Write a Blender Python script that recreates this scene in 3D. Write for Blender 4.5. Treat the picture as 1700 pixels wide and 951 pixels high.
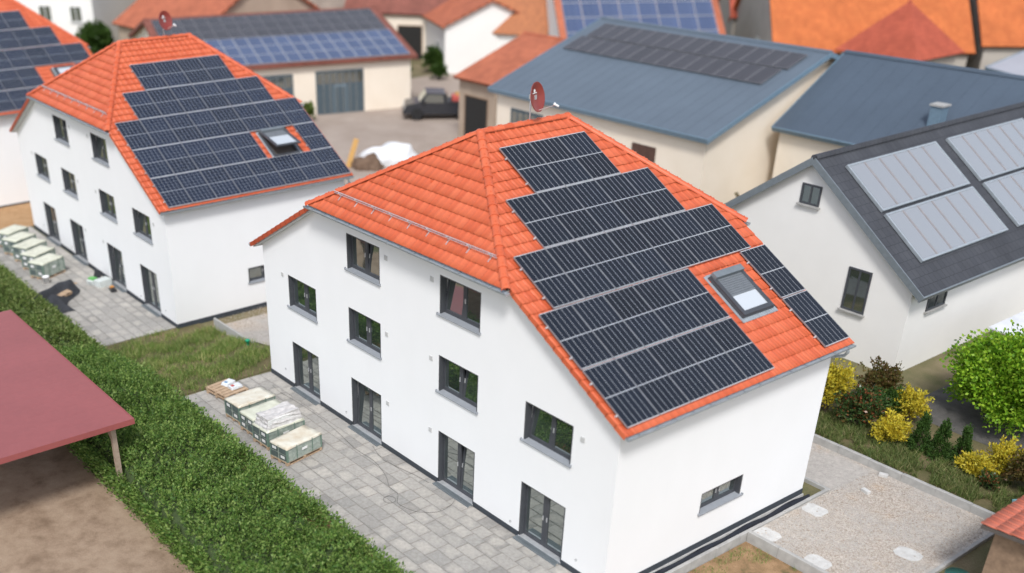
import bpy, bmesh, math, random
import numpy as np
from mathutils import Vector, Matrix
from mathutils.geometry import tessellate_polygon
for o in list(bpy.data.objects): bpy.data.objects.remove(o)
SC = bpy.context.scene
C = SC.collection
RNG = np.random.default_rng(7)
random.seed(7)
R = math.radians

# ------------------------------------------------------------------ camera, sky, sun, exposure
CAM = Vector((14.1031, -16.6316, 16.0427))
def cam_axes(yaw, pitch, roll):
    f = Vector((-math.sin(yaw)*math.cos(pitch), math.cos(yaw)*math.cos(pitch), math.sin(pitch)))
    r = f.cross(Vector((0, 0, 1))).normalized(); u = r.cross(f)
    c, s = math.cos(roll), math.sin(roll)
    return c*r + s*u, -s*r + c*u, f
cr, cu, cf = cam_axes(0.9341, -0.5378, -0.0048)
cam = bpy.data.cameras.new('camera')
camo = bpy.data.objects.new('camera', cam); C.objects.link(camo)
camo.matrix_world = Matrix(((cr.x, cu.x, -cf.x, CAM.x), (cr.y, cu.y, -cf.y, CAM.y), (cr.z, cu.z, -cf.z, CAM.z), (0, 0, 0, 1)))
cam.sensor_fit = 'HORIZONTAL'; cam.sensor_width = 36.0
cam.lens = 1754.6/1700*36
cam.shift_x = 180.9/1700; cam.shift_y = 316.6/1700
cam.clip_start = 0.3; cam.clip_end = 2500
cam.dof.use_dof = True; cam.dof.focus_distance = 31.5; cam.dof.aperture_fstop = 0.17
SC.camera = camo

SUN_AZ, SUN_EL = (0.755, -0.656), 50.0       # horizontal direction towards the sun, elevation
world = bpy.data.worlds.new('World'); SC.world = world; world.use_nodes = True
wn = world.node_tree.nodes; wl = world.node_tree.links
for n in list(wn): wn.remove(n)
wo = wn.new('ShaderNodeOutputWorld'); wb = wn.new('ShaderNodeBackground'); sky = wn.new('ShaderNodeTexSky')
sky.sky_type = 'NISHITA'; sky.sun_disc = False
sky.sun_elevation = R(SUN_EL); sky.sun_rotation = math.atan2(SUN_AZ[0], SUN_AZ[1])
sky.air_density = 1.0; sky.dust_density = 2.0; sky.ozone_density = 1.0; sky.altitude = 200
wb.inputs['Strength'].default_value = 0.115
hs_ = wn.new('ShaderNodeHueSaturation'); hs_.inputs['Saturation'].default_value = 0.55      # thin high cloud: a paler sky
wl.new(sky.outputs[0], hs_.inputs['Color']); wl.new(hs_.outputs[0], wb.inputs[0]); wl.new(wb.outputs[0], wo.inputs[0])
sl = bpy.data.lights.new('sun', 'SUN'); sl.energy = 1.5; sl.angle = R(11); sl.color = (1.0, 0.988, 0.972)
so = bpy.data.objects.new('sun', sl); C.objects.link(so)
sd = Vector((SUN_AZ[0]*math.cos(R(SUN_EL)), SUN_AZ[1]*math.cos(R(SUN_EL)), math.sin(R(SUN_EL)))).normalized()
so.rotation_euler = sd.to_track_quat('Z', 'Y').to_euler(); so.location = (20, -20, 40)
vs = SC.view_settings
vs.view_transform = 'Standard'; vs.look = 'None'; vs.exposure = 0.86; vs.gamma = 1.0; vs.use_curve_mapping = False
SC.render.engine = 'CYCLES'
SC.cycles.max_bounces = 6; SC.cycles.transparent_max_bounces = 6

# ------------------------------------------------------------------ helpers
def tag(o, label=None, cat=None, group=None, kind=None):
    if label: o['label'] = label
    if cat: o['category'] = cat
    if group: o['group'] = group
    if kind: o['kind'] = kind
    return o
def empty(name, loc=(0, 0, 0), rz=0.0, parent=None):
    o = bpy.data.objects.new(name, None); C.objects.link(o)
    o.location = loc; o.rotation_euler = (0, 0, rz); o.empty_display_size = 0.2
    if parent: o.parent = parent
    return o
def link(name, me, parent=None, mw=None):
    o = bpy.data.objects.new(name, me); C.objects.link(o)
    if parent: o.parent = parent
    if mw is not None: o.matrix_local = mw
    return o
class MB:
    def __init__(s): s.v = []; s.f = []; s.m = []; s.cur = 0
    def add(s, vs_, fs):
        b = len(s.v); s.v.extend([tuple(p) for p in vs_]); s.f.extend([tuple(b+i for i in f) for f in fs]); s.m.extend([s.cur]*len(fs)); return s
    def box(s, x0, x1, y0, y1, z0, z1, M=None):
        P = [Vector((x, y, z)) for z in (z0, z1) for y in (y0, y1) for x in (x0, x1)]
        if M is not None: P = [M @ p for p in P]
        return s.add(P, [(0, 2, 3, 1), (4, 5, 7, 6), (0, 1, 5, 4), (2, 6, 7, 3), (0, 4, 6, 2), (1, 3, 7, 5)])
    def cbox(s, x0, x1, y0, y1, z0, z1, b=.01, M=None):   # box with chamfered top edges
        P = [(x0, y0, z0), (x1, y0, z0), (x1, y1, z0), (x0, y1, z0), (x0, y0, z1-b), (x1, y0, z1-b), (x1, y1, z1-b), (x0, y1, z1-b),
             (x0+b, y0+b, z1), (x1-b, y0+b, z1), (x1-b, y1-b, z1), (x0+b, y1-b, z1)]
        P = [Vector(p) for p in P]
        if M is not None: P = [M @ p for p in P]
        F = [(3, 2, 1, 0), (8, 9, 10, 11)]
        for i in range(4):
            j = (i+1) % 4; F += [(i, j, 4+j, 4+i), (4+i, 4+j, 8+j, 8+i)]
        return s.add(P, F)
    def prism(s, poly, z0, z1, M=None):
        n = len(poly); P = [Vector((x, y, z)) for z in (z0, z1) for x, y in poly]
        if M is not None: P = [M @ p for p in P]
        return s.add(P, [tuple(range(n-1, -1, -1)), tuple(range(n, 2*n))] + [(i, (i+1) % n, n+(i+1) % n, n+i) for i in range(n)])
    def tube(s, pts, r, n=8, cap=True):
        pts = [Vector(p) for p in pts]; rs = r if isinstance(r, (list, tuple)) else [r]*len(pts)
        P = []; 
        for i, p in enumerate(pts):
            d = (pts[min(i+1, len(pts)-1)]-pts[max(i-1, 0)]).normalized()
            a = d.cross(Vector((0, 0, 1)))
            if a.length < 1e-3: a = d.cross(Vector((1, 0, 0)))
            a.normalize(); b = a.cross(d)
            for k in range(n):
                t = 2*math.pi*k/n; P.append(p + rs[i]*(math.cos(t)*a + math.sin(t)*b))
        F = [(i*n+k, i*n+(k+1) % n, (i+1)*n+(k+1) % n, (i+1)*n+k) for i in range(len(pts)-1) for k in range(n)]
        if cap: F += [tuple(range(n-1, -1, -1)), tuple((len(pts)-1)*n+k for k in range(n))]
        return s.add(P, F)
    def lathe(s, prof, n=24, M=None):     # prof: (r, z)
        P = []
        for r, z in prof:
            for k in range(n):
                t = 2*math.pi*k/n; P.append(Vector((r*math.cos(t), r*math.sin(t), z)))
        if M is not None: P = [M @ p for p in P]
        F = [(i*n+k, i*n+(k+1) % n, (i+1)*n+(k+1) % n, (i+1)*n+k) for i in range(len(prof)-1) for k in range(n)]
        return s.add(P, F)
    def mesh(s, name, mats, smooth=False):
        me = bpy.data.meshes.new(name); me.from_pydata([tuple(p) for p in s.v], [], s.f); 
        if not isinstance(mats, (list, tuple)): mats = [mats]
        for m in mats: me.materials.append(m)
        if len(mats) > 1: me.polygons.foreach_set('material_index', s.m)
        if smooth: me.polygons.foreach_set('use_smooth', [True]*len(me.polygons))
        me.update(); return me
    def build(s, name, mats, parent=None, mw=None, smooth=False):
        return link(name, s.mesh(name, mats, smooth), parent, mw)
def np_mesh(name, V, Q, mat, smooth=False):
    """V (n,3), Q (m,4) or (m,3) arrays."""
    me = bpy.data.meshes.new(name); k = Q.shape[1]
    me.vertices.add(len(V)); me.vertices.foreach_set('co', np.ascontiguousarray(V, dtype=np.float32).ravel())
    me.loops.add(Q.size); me.loops.foreach_set('vertex_index', np.ascontiguousarray(Q, dtype=np.int32).ravel())
    me.polygons.add(len(Q)); me.polygons.foreach_set('loop_start', np.arange(0, Q.size, k, dtype=np.int32))
    if smooth: me.polygons.foreach_set('use_smooth', np.ones(len(Q), dtype=bool))
    me.materials.append(mat); me.update(calc_edges=True); return me
def smoothstep(a, b, x):
    t = np.clip((x-a)/(b-a), 0, 1); return t*t*(3-2*t)
ORD = ['first', 'second', 'third', 'fourth', 'fifth', 'sixth', 'seventh', 'eighth']

# ------------------------------------------------------------------ materials
def nodes_of(name):
    m = bpy.data.materials.new(name); m.use_nodes = True
    nt = m.node_tree; b = nt.nodes['Principled BSDF']; return m, nt.nodes, nt.links, b
def ramp(N, L, fac, cols):
    r = N.new('ShaderNodeValToRGB'); e = r.color_ramp.elements
    while len(e) < len(cols): e.new(0.5)
    for i, (p, c) in enumerate(cols): e[i].position = p; e[i].color = (*c, 1)
    L.new(fac, r.inputs[0]); return r.outputs[0]
def noise(N, L, vec, scale, detail=4, rough=.55, dist=0.0):
    n = N.new('ShaderNodeTexNoise'); n.inputs['Scale'].default_value = scale; n.inputs['Detail'].default_value = detail
    n.inputs['Roughness'].default_value = rough; n.inputs['Distortion'].default_value = dist
    if vec is not None: L.new(vec, n.inputs['Vector'])
    return n.outputs['Fac']
def math_n(N, L, op, a, b=None):
    n = N.new('ShaderNodeMath'); n.operation = op
    for i, v in enumerate((a, b)):
        if v is None: continue
        if isinstance(v, (int, float)): n.inputs[i].default_value = v
        else: L.new(v, n.inputs[i])
    return n.outputs[0]
def mixc(N, L, fac, a, b, mode='MIX'):
    n = N.new('ShaderNodeMix'); n.data_type = 'RGBA'; n.blend_type = mode
    for i, v in ((0, fac), (6, a), (7, b)):
        if isinstance(v, (int, float)): n.inputs[i].default_value = v
        elif isinstance(v, tuple): n.inputs[i].default_value = (*v, 1)
        else: L.new(v, n.inputs[i])
    return n.outputs[2]
def bump(N, L, b, h, strength=.3, dist=.02):
    n = N.new('ShaderNodeBump'); n.inputs['Strength'].default_value = strength; n.inputs['Distance'].default_value = dist
    L.new(h, n.inputs['Height']); L.new(n.outputs[0], b.inputs['Normal'])
def pos(N): return N.new('ShaderNodeNewGeometry').outputs['Position']
def objco(N): return N.new('ShaderNodeTexCoord').outputs['Object']
def rnd_piece(N, L):    # a random value per object and per mesh island
    g = N.new('ShaderNodeNewGeometry'); oi = N.new('ShaderNodeObjectInfo')
    s = math_n(N, L, 'ADD', g.outputs['Random Per Island'], oi.outputs['Random']); return math_n(N, L, 'FRACT', s)
def simple(name, col, rough=.6, col2=None, scale=6.0, metal=0.0, bmp=0.0, bscale=40.0, spec=.5, detail=5):
    m, N, L, b = nodes_of(name)
    b.inputs['Roughness'].default_value = rough; b.inputs['Metallic'].default_value = metal; b.inputs['Specular IOR Level'].default_value = spec
    if col2 is None: col2 = tuple(c*.82 for c in col)
    p = pos(N)
    L.new(ramp(N, L, noise(N, L, p, scale, detail), [(.3, col2), (.68, col)]), b.inputs['Base Color'])
    if bmp: bump(N, L, b, noise(N, L, p, bscale, 6), bmp)
    return m
def tri(name, cols, scale, rough=.9, bmp=.4, bscale=30, dist=.03, extra=None):   # ground-like mix by noise
    m, N, L, b = nodes_of(name); b.inputs['Roughness'].default_value = rough; b.inputs['Specular IOR Level'].default_value = .2
    p = pos(N); c = ramp(N, L, noise(N, L, p, scale, 8, .62), cols)
    if extra:
        c = mixc(N, L, ramp(N, L, noise(N, L, p, extra[1], 5), [(extra[2], (0, 0, 0)), (extra[2]+.12, (1, 1, 1))]), c, extra[0])
    f = noise(N, L, p, bscale*2.2, 4)
    c = mixc(N, L, .55, c, ramp(N, L, f, [(.3, (.45, .45, .45)), (.7, (1, 1, 1))]), 'MULTIPLY')
    L.new(c, b.inputs['Base Color']); bump(N, L, b, noise(N, L, p, bscale, 8, .7), bmp, dist); return m

def mat_plaster():
    m, N, L, b = nodes_of('white_plaster'); p = pos(N); b.inputs['Roughness'].default_value = .85; b.inputs['Specular IOR Level'].default_value = .25
    sx = N.new('ShaderNodeMapping'); sx.inputs['Scale'].default_value = (.8, .8, .6); L.new(p, sx.inputs[0])
    c = ramp(N, L, noise(N, L, sx.outputs[0], 1.2, 6), [(.25, (.808, .808, .804)), (.7, (.828, .828, .826))])
    L.new(c, b.inputs['Base Color']); bump(N, L, b, noise(N, L, p, 90, 4), .25, .006); return m
def mat_tile(name, c0, c1, c2, rough=.42):
    m, N, L, b = nodes_of(name); b.inputs['Roughness'].default_value = rough; b.inputs['Specular IOR Level'].default_value = .35
    p = pos(N); rp = rnd_piece(N, L)
    c = ramp(N, L, rp, [(0, c0), (.5, c1), (1, c2)])
    c = mixc(N, L, .15, c, ramp(N, L, noise(N, L, p, 14, 6, .65), [(.3, (.62, .55, .52)), (.62, (1, 1, 1))]), 'MULTIPLY')
    c = mixc(N, L, math_n(N, L, 'MULTIPLY', ramp(N, L, noise(N, L, p, .7, 5), [(.45, (0, 0, 0)), (.75, (1, 1, 1))]), .14), c, tuple(x*.72 for x in c1))
    L.new(c, b.inputs['Base Color']); bump(N, L, b, noise(N, L, p, 120, 4), .15, .004); return m
def mat_cells(name, a, b2, lines):
    m, N, L, b = nodes_of(name); b.inputs['Roughness'].default_value = .16; b.inputs['Specular IOR Level'].default_value = .5
    oi = N.new('ShaderNodeObjectInfo'); g = N.new('ShaderNodeNewGeometry')
    c = ramp(N, L, oi.outputs['Random'], [(0, a), (1, b2)])
    c = mixc(N, L, .45, c, ramp(N, L, g.outputs['Random Per Island'], [(0, (.7, .7, .72)), (1, (1.25, 1.2, 1.2))]), 'MULTIPLY')
    w = N.new('ShaderNodeTexWave'); w.bands_direction = 'Y'; w.inputs['Scale'].default_value = lines
    L.new(objco(N), w.inputs[0]); c = mixc(N, L, math_n(N, L, 'MULTIPLY', math_n(N, L, 'GREATER_THAN', w.outputs['Fac'], .93), .06), c, (.22, .24, .28))
    L.new(c, b.inputs['Base Color']); 
    L.new(math_n(N, L, 'ADD', math_n(N, L, 'MULTIPLY', noise(N, L, pos(N), 2.5, 5), .16), .1), b.inputs['Roughness']); return m
def mat_glass(name, col=(.03, .04, .038), gl=.34):
    m, N, L, b = nodes_of(name); b.inputs['Roughness'].default_value = .03
    b.inputs['Base Color'].default_value = (*col, 1); b.inputs['Specular IOR Level'].default_value = .5
    g = N.new('ShaderNodeBsdfGlossy'); g.inputs['Roughness'].default_value = .015; g.inputs['Color'].default_value = (.88, .95, .92, 1)
    lw = N.new('ShaderNodeLayerWeight'); lw.inputs[0].default_value = .35
    f = math_n(N, L, 'ADD', math_n(N, L, 'MULTIPLY', lw.outputs['Facing'], .35), gl)
    nb = N.new('ShaderNodeBump'); nb.inputs['Strength'].default_value = .02; nb.inputs['Distance'].default_value = .05; L.new(noise(N, L, pos(N), 3.0, 2), nb.inputs['Height'])
    L.new(nb.outputs[0], g.inputs['Normal'])
    mx = N.new('ShaderNodeMixShader'); L.new(f, mx.inputs[0]); L.new(b.outputs[0], mx.inputs[1]); L.new(g.outputs[0], mx.inputs[2])
    L.new(mx.outputs[0], N['Material Output'].inputs[0]); return m
def mat_leaf(name, cols, rough=.5, trans=.35):
    m, N, L, b = nodes_of(name); b.inputs['Roughness'].default_value = rough; b.inputs['Specular IOR Level'].default_value = .3
    g = N.new('ShaderNodeNewGeometry')
    n = len(cols); c = ramp(N, L, g.outputs['Random Per Island'], [(i/(n-1), q) for i, q in enumerate(cols)])
    c = mixc(N, L, .6, c, ramp(N, L, noise(N, L, g.outputs['Position'], .9, 3), [(.3, (.6, .62, .55)), (.7, (1.15, 1.12, 1.0))]), 'MULTIPLY')
    L.new(c, b.inputs['Base Color'])
    t = N.new('ShaderNodeBsdfTranslucent'); L.new(c, t.inputs[0]); mx = N.new('ShaderNodeMixShader'); mx.inputs[0].default_value = trans
    L.new(b.outputs[0], mx.inputs[1]); L.new(t.outputs[0], mx.inputs[2]); L.new(mx.outputs[0], N['Material Output'].inputs[0]); return m
def mat_paver():
    m, N, L, b = nodes_of('concrete_paver'); b.inputs['Roughness'].default_value = .8; b.inputs['Specular IOR Level'].default_value = .3
    oi = N.new('ShaderNodeObjectInfo'); oc = objco(N); p = pos(N)
    base = ramp(N, L, oi.outputs['Random'], [(0, (.27, .262, .248)), (.35, (.36, .35, .33)), (.7, (.385, .37, .345)), (1, (.31, .305, .29))])
    # pale efflorescence patch in the middle of many pavers, each with its own wobbly outline
    mp = N.new('ShaderNodeMapping'); L.new(oc, mp.inputs[0]); mp.inputs['Scale'].default_value = (2.6, 3.9, 0)
    sp_ = N.new('ShaderNodeSeparateXYZ'); L.new(mp.outputs[0], sp_.inputs[0])
    pw = lambda q: math_n(N, L, 'POWER', math_n(N, L, 'ABSOLUTE', q), 3.0)
    nr_ = math_n(N, L, 'POWER', math_n(N, L, 'ADD', pw(sp_.outputs[0]), pw(sp_.outputs[1])), .333)
    d = math_n(N, L, 'ADD', nr_, math_n(N, L, 'MULTIPLY', math_n(N, L, 'SUBTRACT', noise(N, L, p, 3.2, 6, .65), .5), 1.7))
    patch = ramp(N, L, d, [(.45, (1, 1, 1)), (.85, (0, 0, 0))])
    wn_ = N.new('ShaderNodeTexWhiteNoise'); wn_.noise_dimensions = '1D'; L.new(oi.outputs['Random'], wn_.inputs['W'])
    amt = math_n(N, L, 'MULTIPLY', patch, math_n(N, L, 'MULTIPLY', wn_.outputs['Value'], .62))
    c = mixc(N, L, amt, base, (.54, .51, .46))
    c = mixc(N, L, .7, c, ramp(N, L, noise(N, L, p, 9, 6, .7), [(.3, (.62, .6, .58)), (.7, (1.12, 1.1, 1.08))]), 'MULTIPLY')
    L.new(c, b.inputs['Base Color']); bump(N, L, b, noise(N, L, p, 70, 5), .3, .006); return m
def mat_gravel():
    m, N, L, b = nodes_of('crushed_gravel'); b.inputs['Roughness'].default_value = .9; b.inputs['Specular IOR Level'].default_value = .2
    p = pos(N); v = N.new('ShaderNodeTexVoronoi'); v.inputs['Scale'].default_value = 24; L.new(p, v.inputs['Vector'])
    c = ramp(N, L, v.outputs['Color'], [(.1, (.32, .265, .22)), (.5, (.46, .40, .34)), (.9, (.60, .545, .485))])
    big = ramp(N, L, noise(N, L, p, .55, 6, .6), [(.44, (1, 1, 1)), (.6, (0, 0, 0))])
    dust = ramp(N, L, noise(N, L, p, 6, 6), [(.3, (.37, .35, .325)), (.7, (.50, .47, .435))])
    c = mixc(N, L, math_n(N, L, 'MULTIPLY', big, .75), c, dust)
    ocr = ramp(N, L, noise(N, L, p, 1.1, 6), [(.60, (0, 0, 0)), (.72, (1, 1, 1))]); c = mixc(N, L, math_n(N, L, 'MULTIPLY', ocr, .4), c, (.50, .33, .18))
    L.new(c, b.inputs['Base Color']); bump(N, L, b, v.outputs['Distance'], .7, .03); return m
def mat_metalroof(name, col):
    m, N, L, b = nodes_of(name); b.inputs['Roughness'].default_value = .42; b.inputs['Metallic'].default_value = .0; b.inputs['Specular IOR Level'].default_value = .5
    p = pos(N); c = ramp(N, L, noise(N, L, p, .35, 6), [(.3, tuple(x*.86 for x in col)), (.7, col)])
    L.new(mixc(N, L, .3, c, ramp(N, L, noise(N, L, p, 7, 6), [(.3, (.7, .7, .7)), (.7, (1, 1, 1))]), 'MULTIPLY'), b.inputs['Base Color']); return m
def mat_tileroof_far(name, cols, scale=3.6, axis='Y', bumpd=.03):   # far roofs: tile courses in the material (too far away to pick apart)
    m, N, L, b = nodes_of(name); b.inputs['Roughness'].default_value = .75; b.inputs['Specular IOR Level'].default_value = .25
    oc = objco(N); p = pos(N)
    br = N.new('ShaderNodeTexBrick'); br.inputs['Scale'].default_value = scale; br.inputs['Mortar Size'].default_value = .025
    br.inputs['Brick Width'].default_value = .9; br.inputs['Row Height'].default_value = 1.2
    br.inputs['Color1'].default_value = (*cols[0], 1); br.inputs['Color2'].default_value = (*cols[1], 1); br.inputs['Mortar'].default_value = (*[x*.45 for x in cols[0]], 1)
    L.new(oc, br.inputs['Vector'])
    c = mixc(N, L, .6, br.outputs['Color'], ramp(N, L, noise(N, L, p, .6, 7, .6), [(.3, (.62, .6, .58)), (.7, (1.1, 1.08, 1.05))]), 'MULTIPLY')
    L.new(c, b.inputs['Base Color']); bump(N, L, b, br.outputs['Fac'], -.5, bumpd); return m

M = {}
M['plaster'] = mat_plaster()
M['tile'] = mat_tile('orange_roof_tile', (.545, .106, .043), (.59, .124, .052), (.635, .146, .064), .42)
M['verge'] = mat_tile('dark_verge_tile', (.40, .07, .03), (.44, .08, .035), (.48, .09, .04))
M['deck'] = simple('roof_boards', (.10, .085, .075), .8)
M['soffit'] = simple('soffit_board', (.62, .63, .62), .6)
M['zinc'] = simple('zinc_sheet', (.42, .46, .49), .4, (.34, .375, .40), 5, metal=.35)
M['slat'] = simple('shutter_slat', (.16, .175, .19), .45)
M['zinc_dark'] = simple('dark_zinc', (.22, .25, .27), .45, metal=.3)
M['frame'] = simple('anthracite_frame', (.062, .066, .075), .42, (.05, .053, .06))
M['sill'] = simple('grey_sill', (.30, .32, .345), .45, (.27, .285, .31))
M['glass'] = mat_glass('window_glass')
M['plinth'] = simple('anthracite_plinth', (.045, .055, .068), .6, (.035, .042, .052))
M['white'] = simple('white_pvc', (.78, .78, .78), .45, (.72, .72, .72))
M['vent'] = simple('pale_vent', (.55, .55, .54), .6)
M['alu'] = simple('aluminium', (.66, .67, .68), .35, metal=.5)
M['pvframe'] = simple('panel_frame', (.60, .61, .63), .4, metal=.2)
M['pvside'] = simple('panel_side_frame', (.30, .305, .32), .4, metal=.2)
M['pvback2'] = simple('grey_backsheet', (.36, .38, .41), .3)
M['pvback'] = simple('panel_backsheet', (.44, .455, .48), .3, spec=.5)
M['cell_a'] = mat_cells('mono_cells', (.006, .008, .013), (.008, .012, .021), 14)
M['cell_b'] = mat_cells('blue_cells', (.010, .016, .032), (.013, .021, .044), 10)
M['cell_far'] = mat_cells('far_blue_cells', (.06, .085, .16), (.075, .105, .19), 2)
M['cell_grey'] = mat_cells('far_dark_cells', (.05, .048, .052), (.06, .058, .064), 2)
M['dullframe'] = simple('dull_panel_frame', (.20, .20, .215), .5)
M['dish'] = simple('brick_red_dish', (.26, .045, .035), .38, (.22, .038, .03))
M['paver'] = mat_paver()
M['joint'] = tri('joint_sand', [(.3, (.20, .18, .155)), (.7, (.30, .275, .24))], 5, bmp=.3)
M['concrete'] = simple('kerb_concrete', (.43, .42, .40), .85, (.32, .315, .30), 4, bmp=.25, bscale=45)
M['gravel'] = mat_gravel()
M['soil'] = tri('red_soil', [(.3, (.26, .14, .075)), (.7, (.44, .25, .14))], 3, bscale=16, dist=.05)
M['sand'] = tri('orange_sand', [(.3, (.40, .23, .11)), (.7, (.54, .34, .18))], 2.5, bscale=10, dist=.06)
M['bed'] = tri('patchy_bed', [(.3, (.11, .11, .045)), (.45, (.30, .19, .10)), (.7, (.47, .30, .17))], 1.8, bscale=14, dist=.06)
M['ground'] = tri('rough_ground', [(.35, (.10, .115, .045)), (.55, (.21, .18, .10)), (.75, (.32, .25, .165))], .35, bscale=12, dist=.05)
M['turf'] = tri('dry_turf', [(.3, (.09, .095, .035)), (.55, (.175, .145, .075)), (.8, (.32, .21, .125))], .9, bscale=20, dist=.04)
M['court'] = tri('courtyard_gravel', [(.3, (.36, .29, .24)), (.7, (.47, .39, .33))], .5, bscale=25, extra=((.25, .23, .12), .12, .62))
M['drive'] = tri('pale_driveway', [(.3, (.24, .165, .11)), (.5, (.36, .26, .18)), (.75, (.46, .35, .25))], 1.6, bscale=20)
M['asphalt'] = tri('asphalt', [(.3, (.10, .095, .09)), (.7, (.16, .15, .14))], 3, bscale=50)
M['wood'] = simple('pallet_wood', (.50, .36, .24), .8, (.36, .25, .16), 9, bmp=.3, bscale=30)
M['rough_wood'] = simple('rough_timber', (.30, .20, .13), .85, (.20, .13, .085), 7, bmp=.3)
M['oldwood'] = simple('weathered_timber', (.40, .31, .24), .8, (.28, .21, .16), 7, bmp=.3)
M['film_side'] = simple('green_grey_film', (.36, .40, .345), .22, (.22, .265, .235), 7, bmp=.35, bscale=14, spec=.6)
M['film_top'] = simple('pale_green_film', (.66, .67, .55), .25, (.53, .53, .42), 3, bmp=.4, bscale=10, spec=.6)
M['film_white'] = simple('crumpled_clear_film', (.62, .60, .585), .2, (.44, .42, .41), 7, bmp=.8, bscale=9, spec=.7)
M['film_cream'] = simple('cream_film', (.70, .68, .585), .25, (.56, .48, .36), 2.6, bmp=.4, bscale=10, spec=.6)
M['carton'] = simple('dark_carton', (.10, .13, .125), .6, (.075, .10, .095))
M['strap'] = simple('green_strap', (.16, .24, .19), .5)
M['paper'] = simple('white_paper', (.78, .78, .76), .6)
M['bag'] = simple('white_bag', (.74, .76, .77), .5, (.62, .65, .68), 6, bmp=.3, bscale=12)
M['bluep'] = simple('blue_print', (.12, .26, .45), .5); M['redp'] = simple('red_print', (.55, .10, .08), .5)
M['tarp'] = simple('black_fleece', (.035, .038, .045), .85, (.022, .024, .03), 6, bmp=.4, bscale=18)
M['cable'] = simple('grey_cable', (.09, .085, .08), .6)
M['black'] = simple('black_plastic', (.02, .02, .022), .5)
M['green_tool'] = simple('green_tool_plastic', (.12, .42, .10), .45)
M['green_tape'] = simple('green_cap', (.0, .30, .15), .4)
M['foam'] = simple('pale_foam', (.62, .66, .64), .8)
M['orange_tool'] = simple('orange_tool_plastic', (.65, .26, .03), .45)
M['membrane'] = simple('black_membrane', (.02, .022, .03), .45, (.012, .013, .018), 8, bmp=.4, bscale=9)
M['chalk'] = simple('white_stone_slab', (.60, .595, .575), .85, (.47, .46, .44), 5, bmp=.2)
M['footing'] = simple('bare_footing', (.52, .51, .49), .9, (.38, .37, .35), 4, bmp=.3)
M['cream'] = simple('cream_render', (.81, .72, .60), .85, (.77, .675, .55), .8, bmp=.15)
M['offwhite'] = simple('off_white_render', (.82, .80, .765), .85, (.785, .765, .73), .7, bmp=.15)
M['greywall'] = simple('grey_brown_render', (.46, .42, .37), .9, (.39, .355, .31), .8, bmp=.2)
M['tanwall'] = simple('tan_render', (.42, .33, .25), .9, (.34, .265, .20), .8, bmp=.2)
M['bluegrey'] = mat_metalroof('blue_grey_sheet_roof', (.122, .155, .192))
M['bluegrey2'] = mat_metalroof('darker_blue_sheet_roof', (.080, .107, .142))
M['trimblue'] = simple('roof_trim', (.16, .24, .31), .45)
M['darkroof'] = mat_tileroof_far('anthracite_tile_roof', ((.058, .062, .073), (.068, .072, .083)), 3.4)
M['ored'] = mat_tileroof_far('red_tile_roof', ((.46, .105, .06), (.38, .085, .05)), 3.2)
M['oorange'] = mat_tileroof_far('orange_tile_roof', ((.56, .165, .052), (.49, .135, .043)), 3.2)
M['oold'] = mat_tileroof_far('faded_tile_roof', ((.50, .16, .085), (.40, .125, .07)), 3.2)
M['obrown'] = mat_tileroof_far('brown_tile_roof', ((.27, .10, .075), (.21, .08, .06)), 3.2)
M['taupe'] = mat_tileroof_far('taupe_roof', ((.30, .245, .20), (.25, .205, .17)), 3.2)
M['brickwall'] = simple('ochre_brick_wall', (.44, .17, .075), .9, (.32, .125, .06), 3, bmp=.4, bscale=16)
M['doorbrown'] = simple('brown_door', (.10, .05, .035), .7, (.07, .036, .026))
M['gate'] = simple('slate_gate', (.075, .105, .125), .55, (.06, .085, .10))
M['gatepale'] = simple('blue_grey_gate', (.20, .26, .30), .6)
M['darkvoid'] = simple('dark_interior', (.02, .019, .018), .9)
M['collector'] = mat_glass('collector_glass', (.30, .30, .315), .18)
M['collector_bar'] = simple('collector_bar', (.27, .25, .255), .5)
M['redsheet'] = mat_metalroof('faded_red_sheet', (.335, .092, .088))
M['redwall'] = simple('dark_red_boards', (.20, .04, .03), .7, (.14, .03, .024))
M['carpaint'] = simple('dark_car_paint', (.03, .033, .04), .25, spec=.6)
M['tyre'] = simple('tyre_rubber', (.015, .015, .016), .85)
M['sheet'] = simple('white_tarpaulin', (.74, .75, .76), .55, (.62, .635, .65), 2, bmp=.5, bscale=3)
M['heap'] = tri('brown_soil', [(.3, (.13, .085, .06)), (.7, (.24, .16, .11))], 2.5, bscale=8, dist=.08)
M['beam'] = simple('ochre_beam', (.56, .32, .10), .7)
M['bark'] = simple('bark', (.11, .08, .055), .95, (.07, .05, .035), 12, bmp=.6)
M['hedge'] = mat_leaf('privet_leaf', [(.06, .14, .03), (.12, .225, .045), (.19, .30, .07), (.30, .40, .12)])
M['hedge_b'] = mat_leaf('wild_shrub_leaf', [(.08, .14, .03), (.13, .20, .045), (.20, .27, .075), (.30, .34, .13)])
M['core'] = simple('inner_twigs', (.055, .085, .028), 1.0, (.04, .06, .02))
M['grass'] = mat_leaf('meadow_grass', [(.11, .20, .04), (.17, .275, .06), (.25, .325, .09), (.48, .45, .21)], .6, .3)
M['drygrass'] = mat_leaf('rank_grass', [(.08, .14, .035), (.13, .19, .05), (.20, .235, .08), (.34, .30, .15)], .6, .3)
M['yellow'] = mat_leaf('yellow_leaf', [(.50, .38, .03), (.62, .50, .04), (.70, .60, .08), (.42, .40, .04)])
M['photinia'] = mat_leaf('dark_glossy_leaf', [(.03, .065, .02), (.05, .10, .03), (.075, .13, .04), (.30, .075, .04)], .3, .2)
M['thuja'] = mat_leaf('thuja_leaf', [(.028, .07, .012), (.045, .10, .018), (.065, .125, .024)], .6, .2)
M['lime'] = mat_leaf('lime_leaf', [(.10, .24, .015), (.18, .36, .02), (.27, .46, .03), (.38, .54, .05)])
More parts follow.
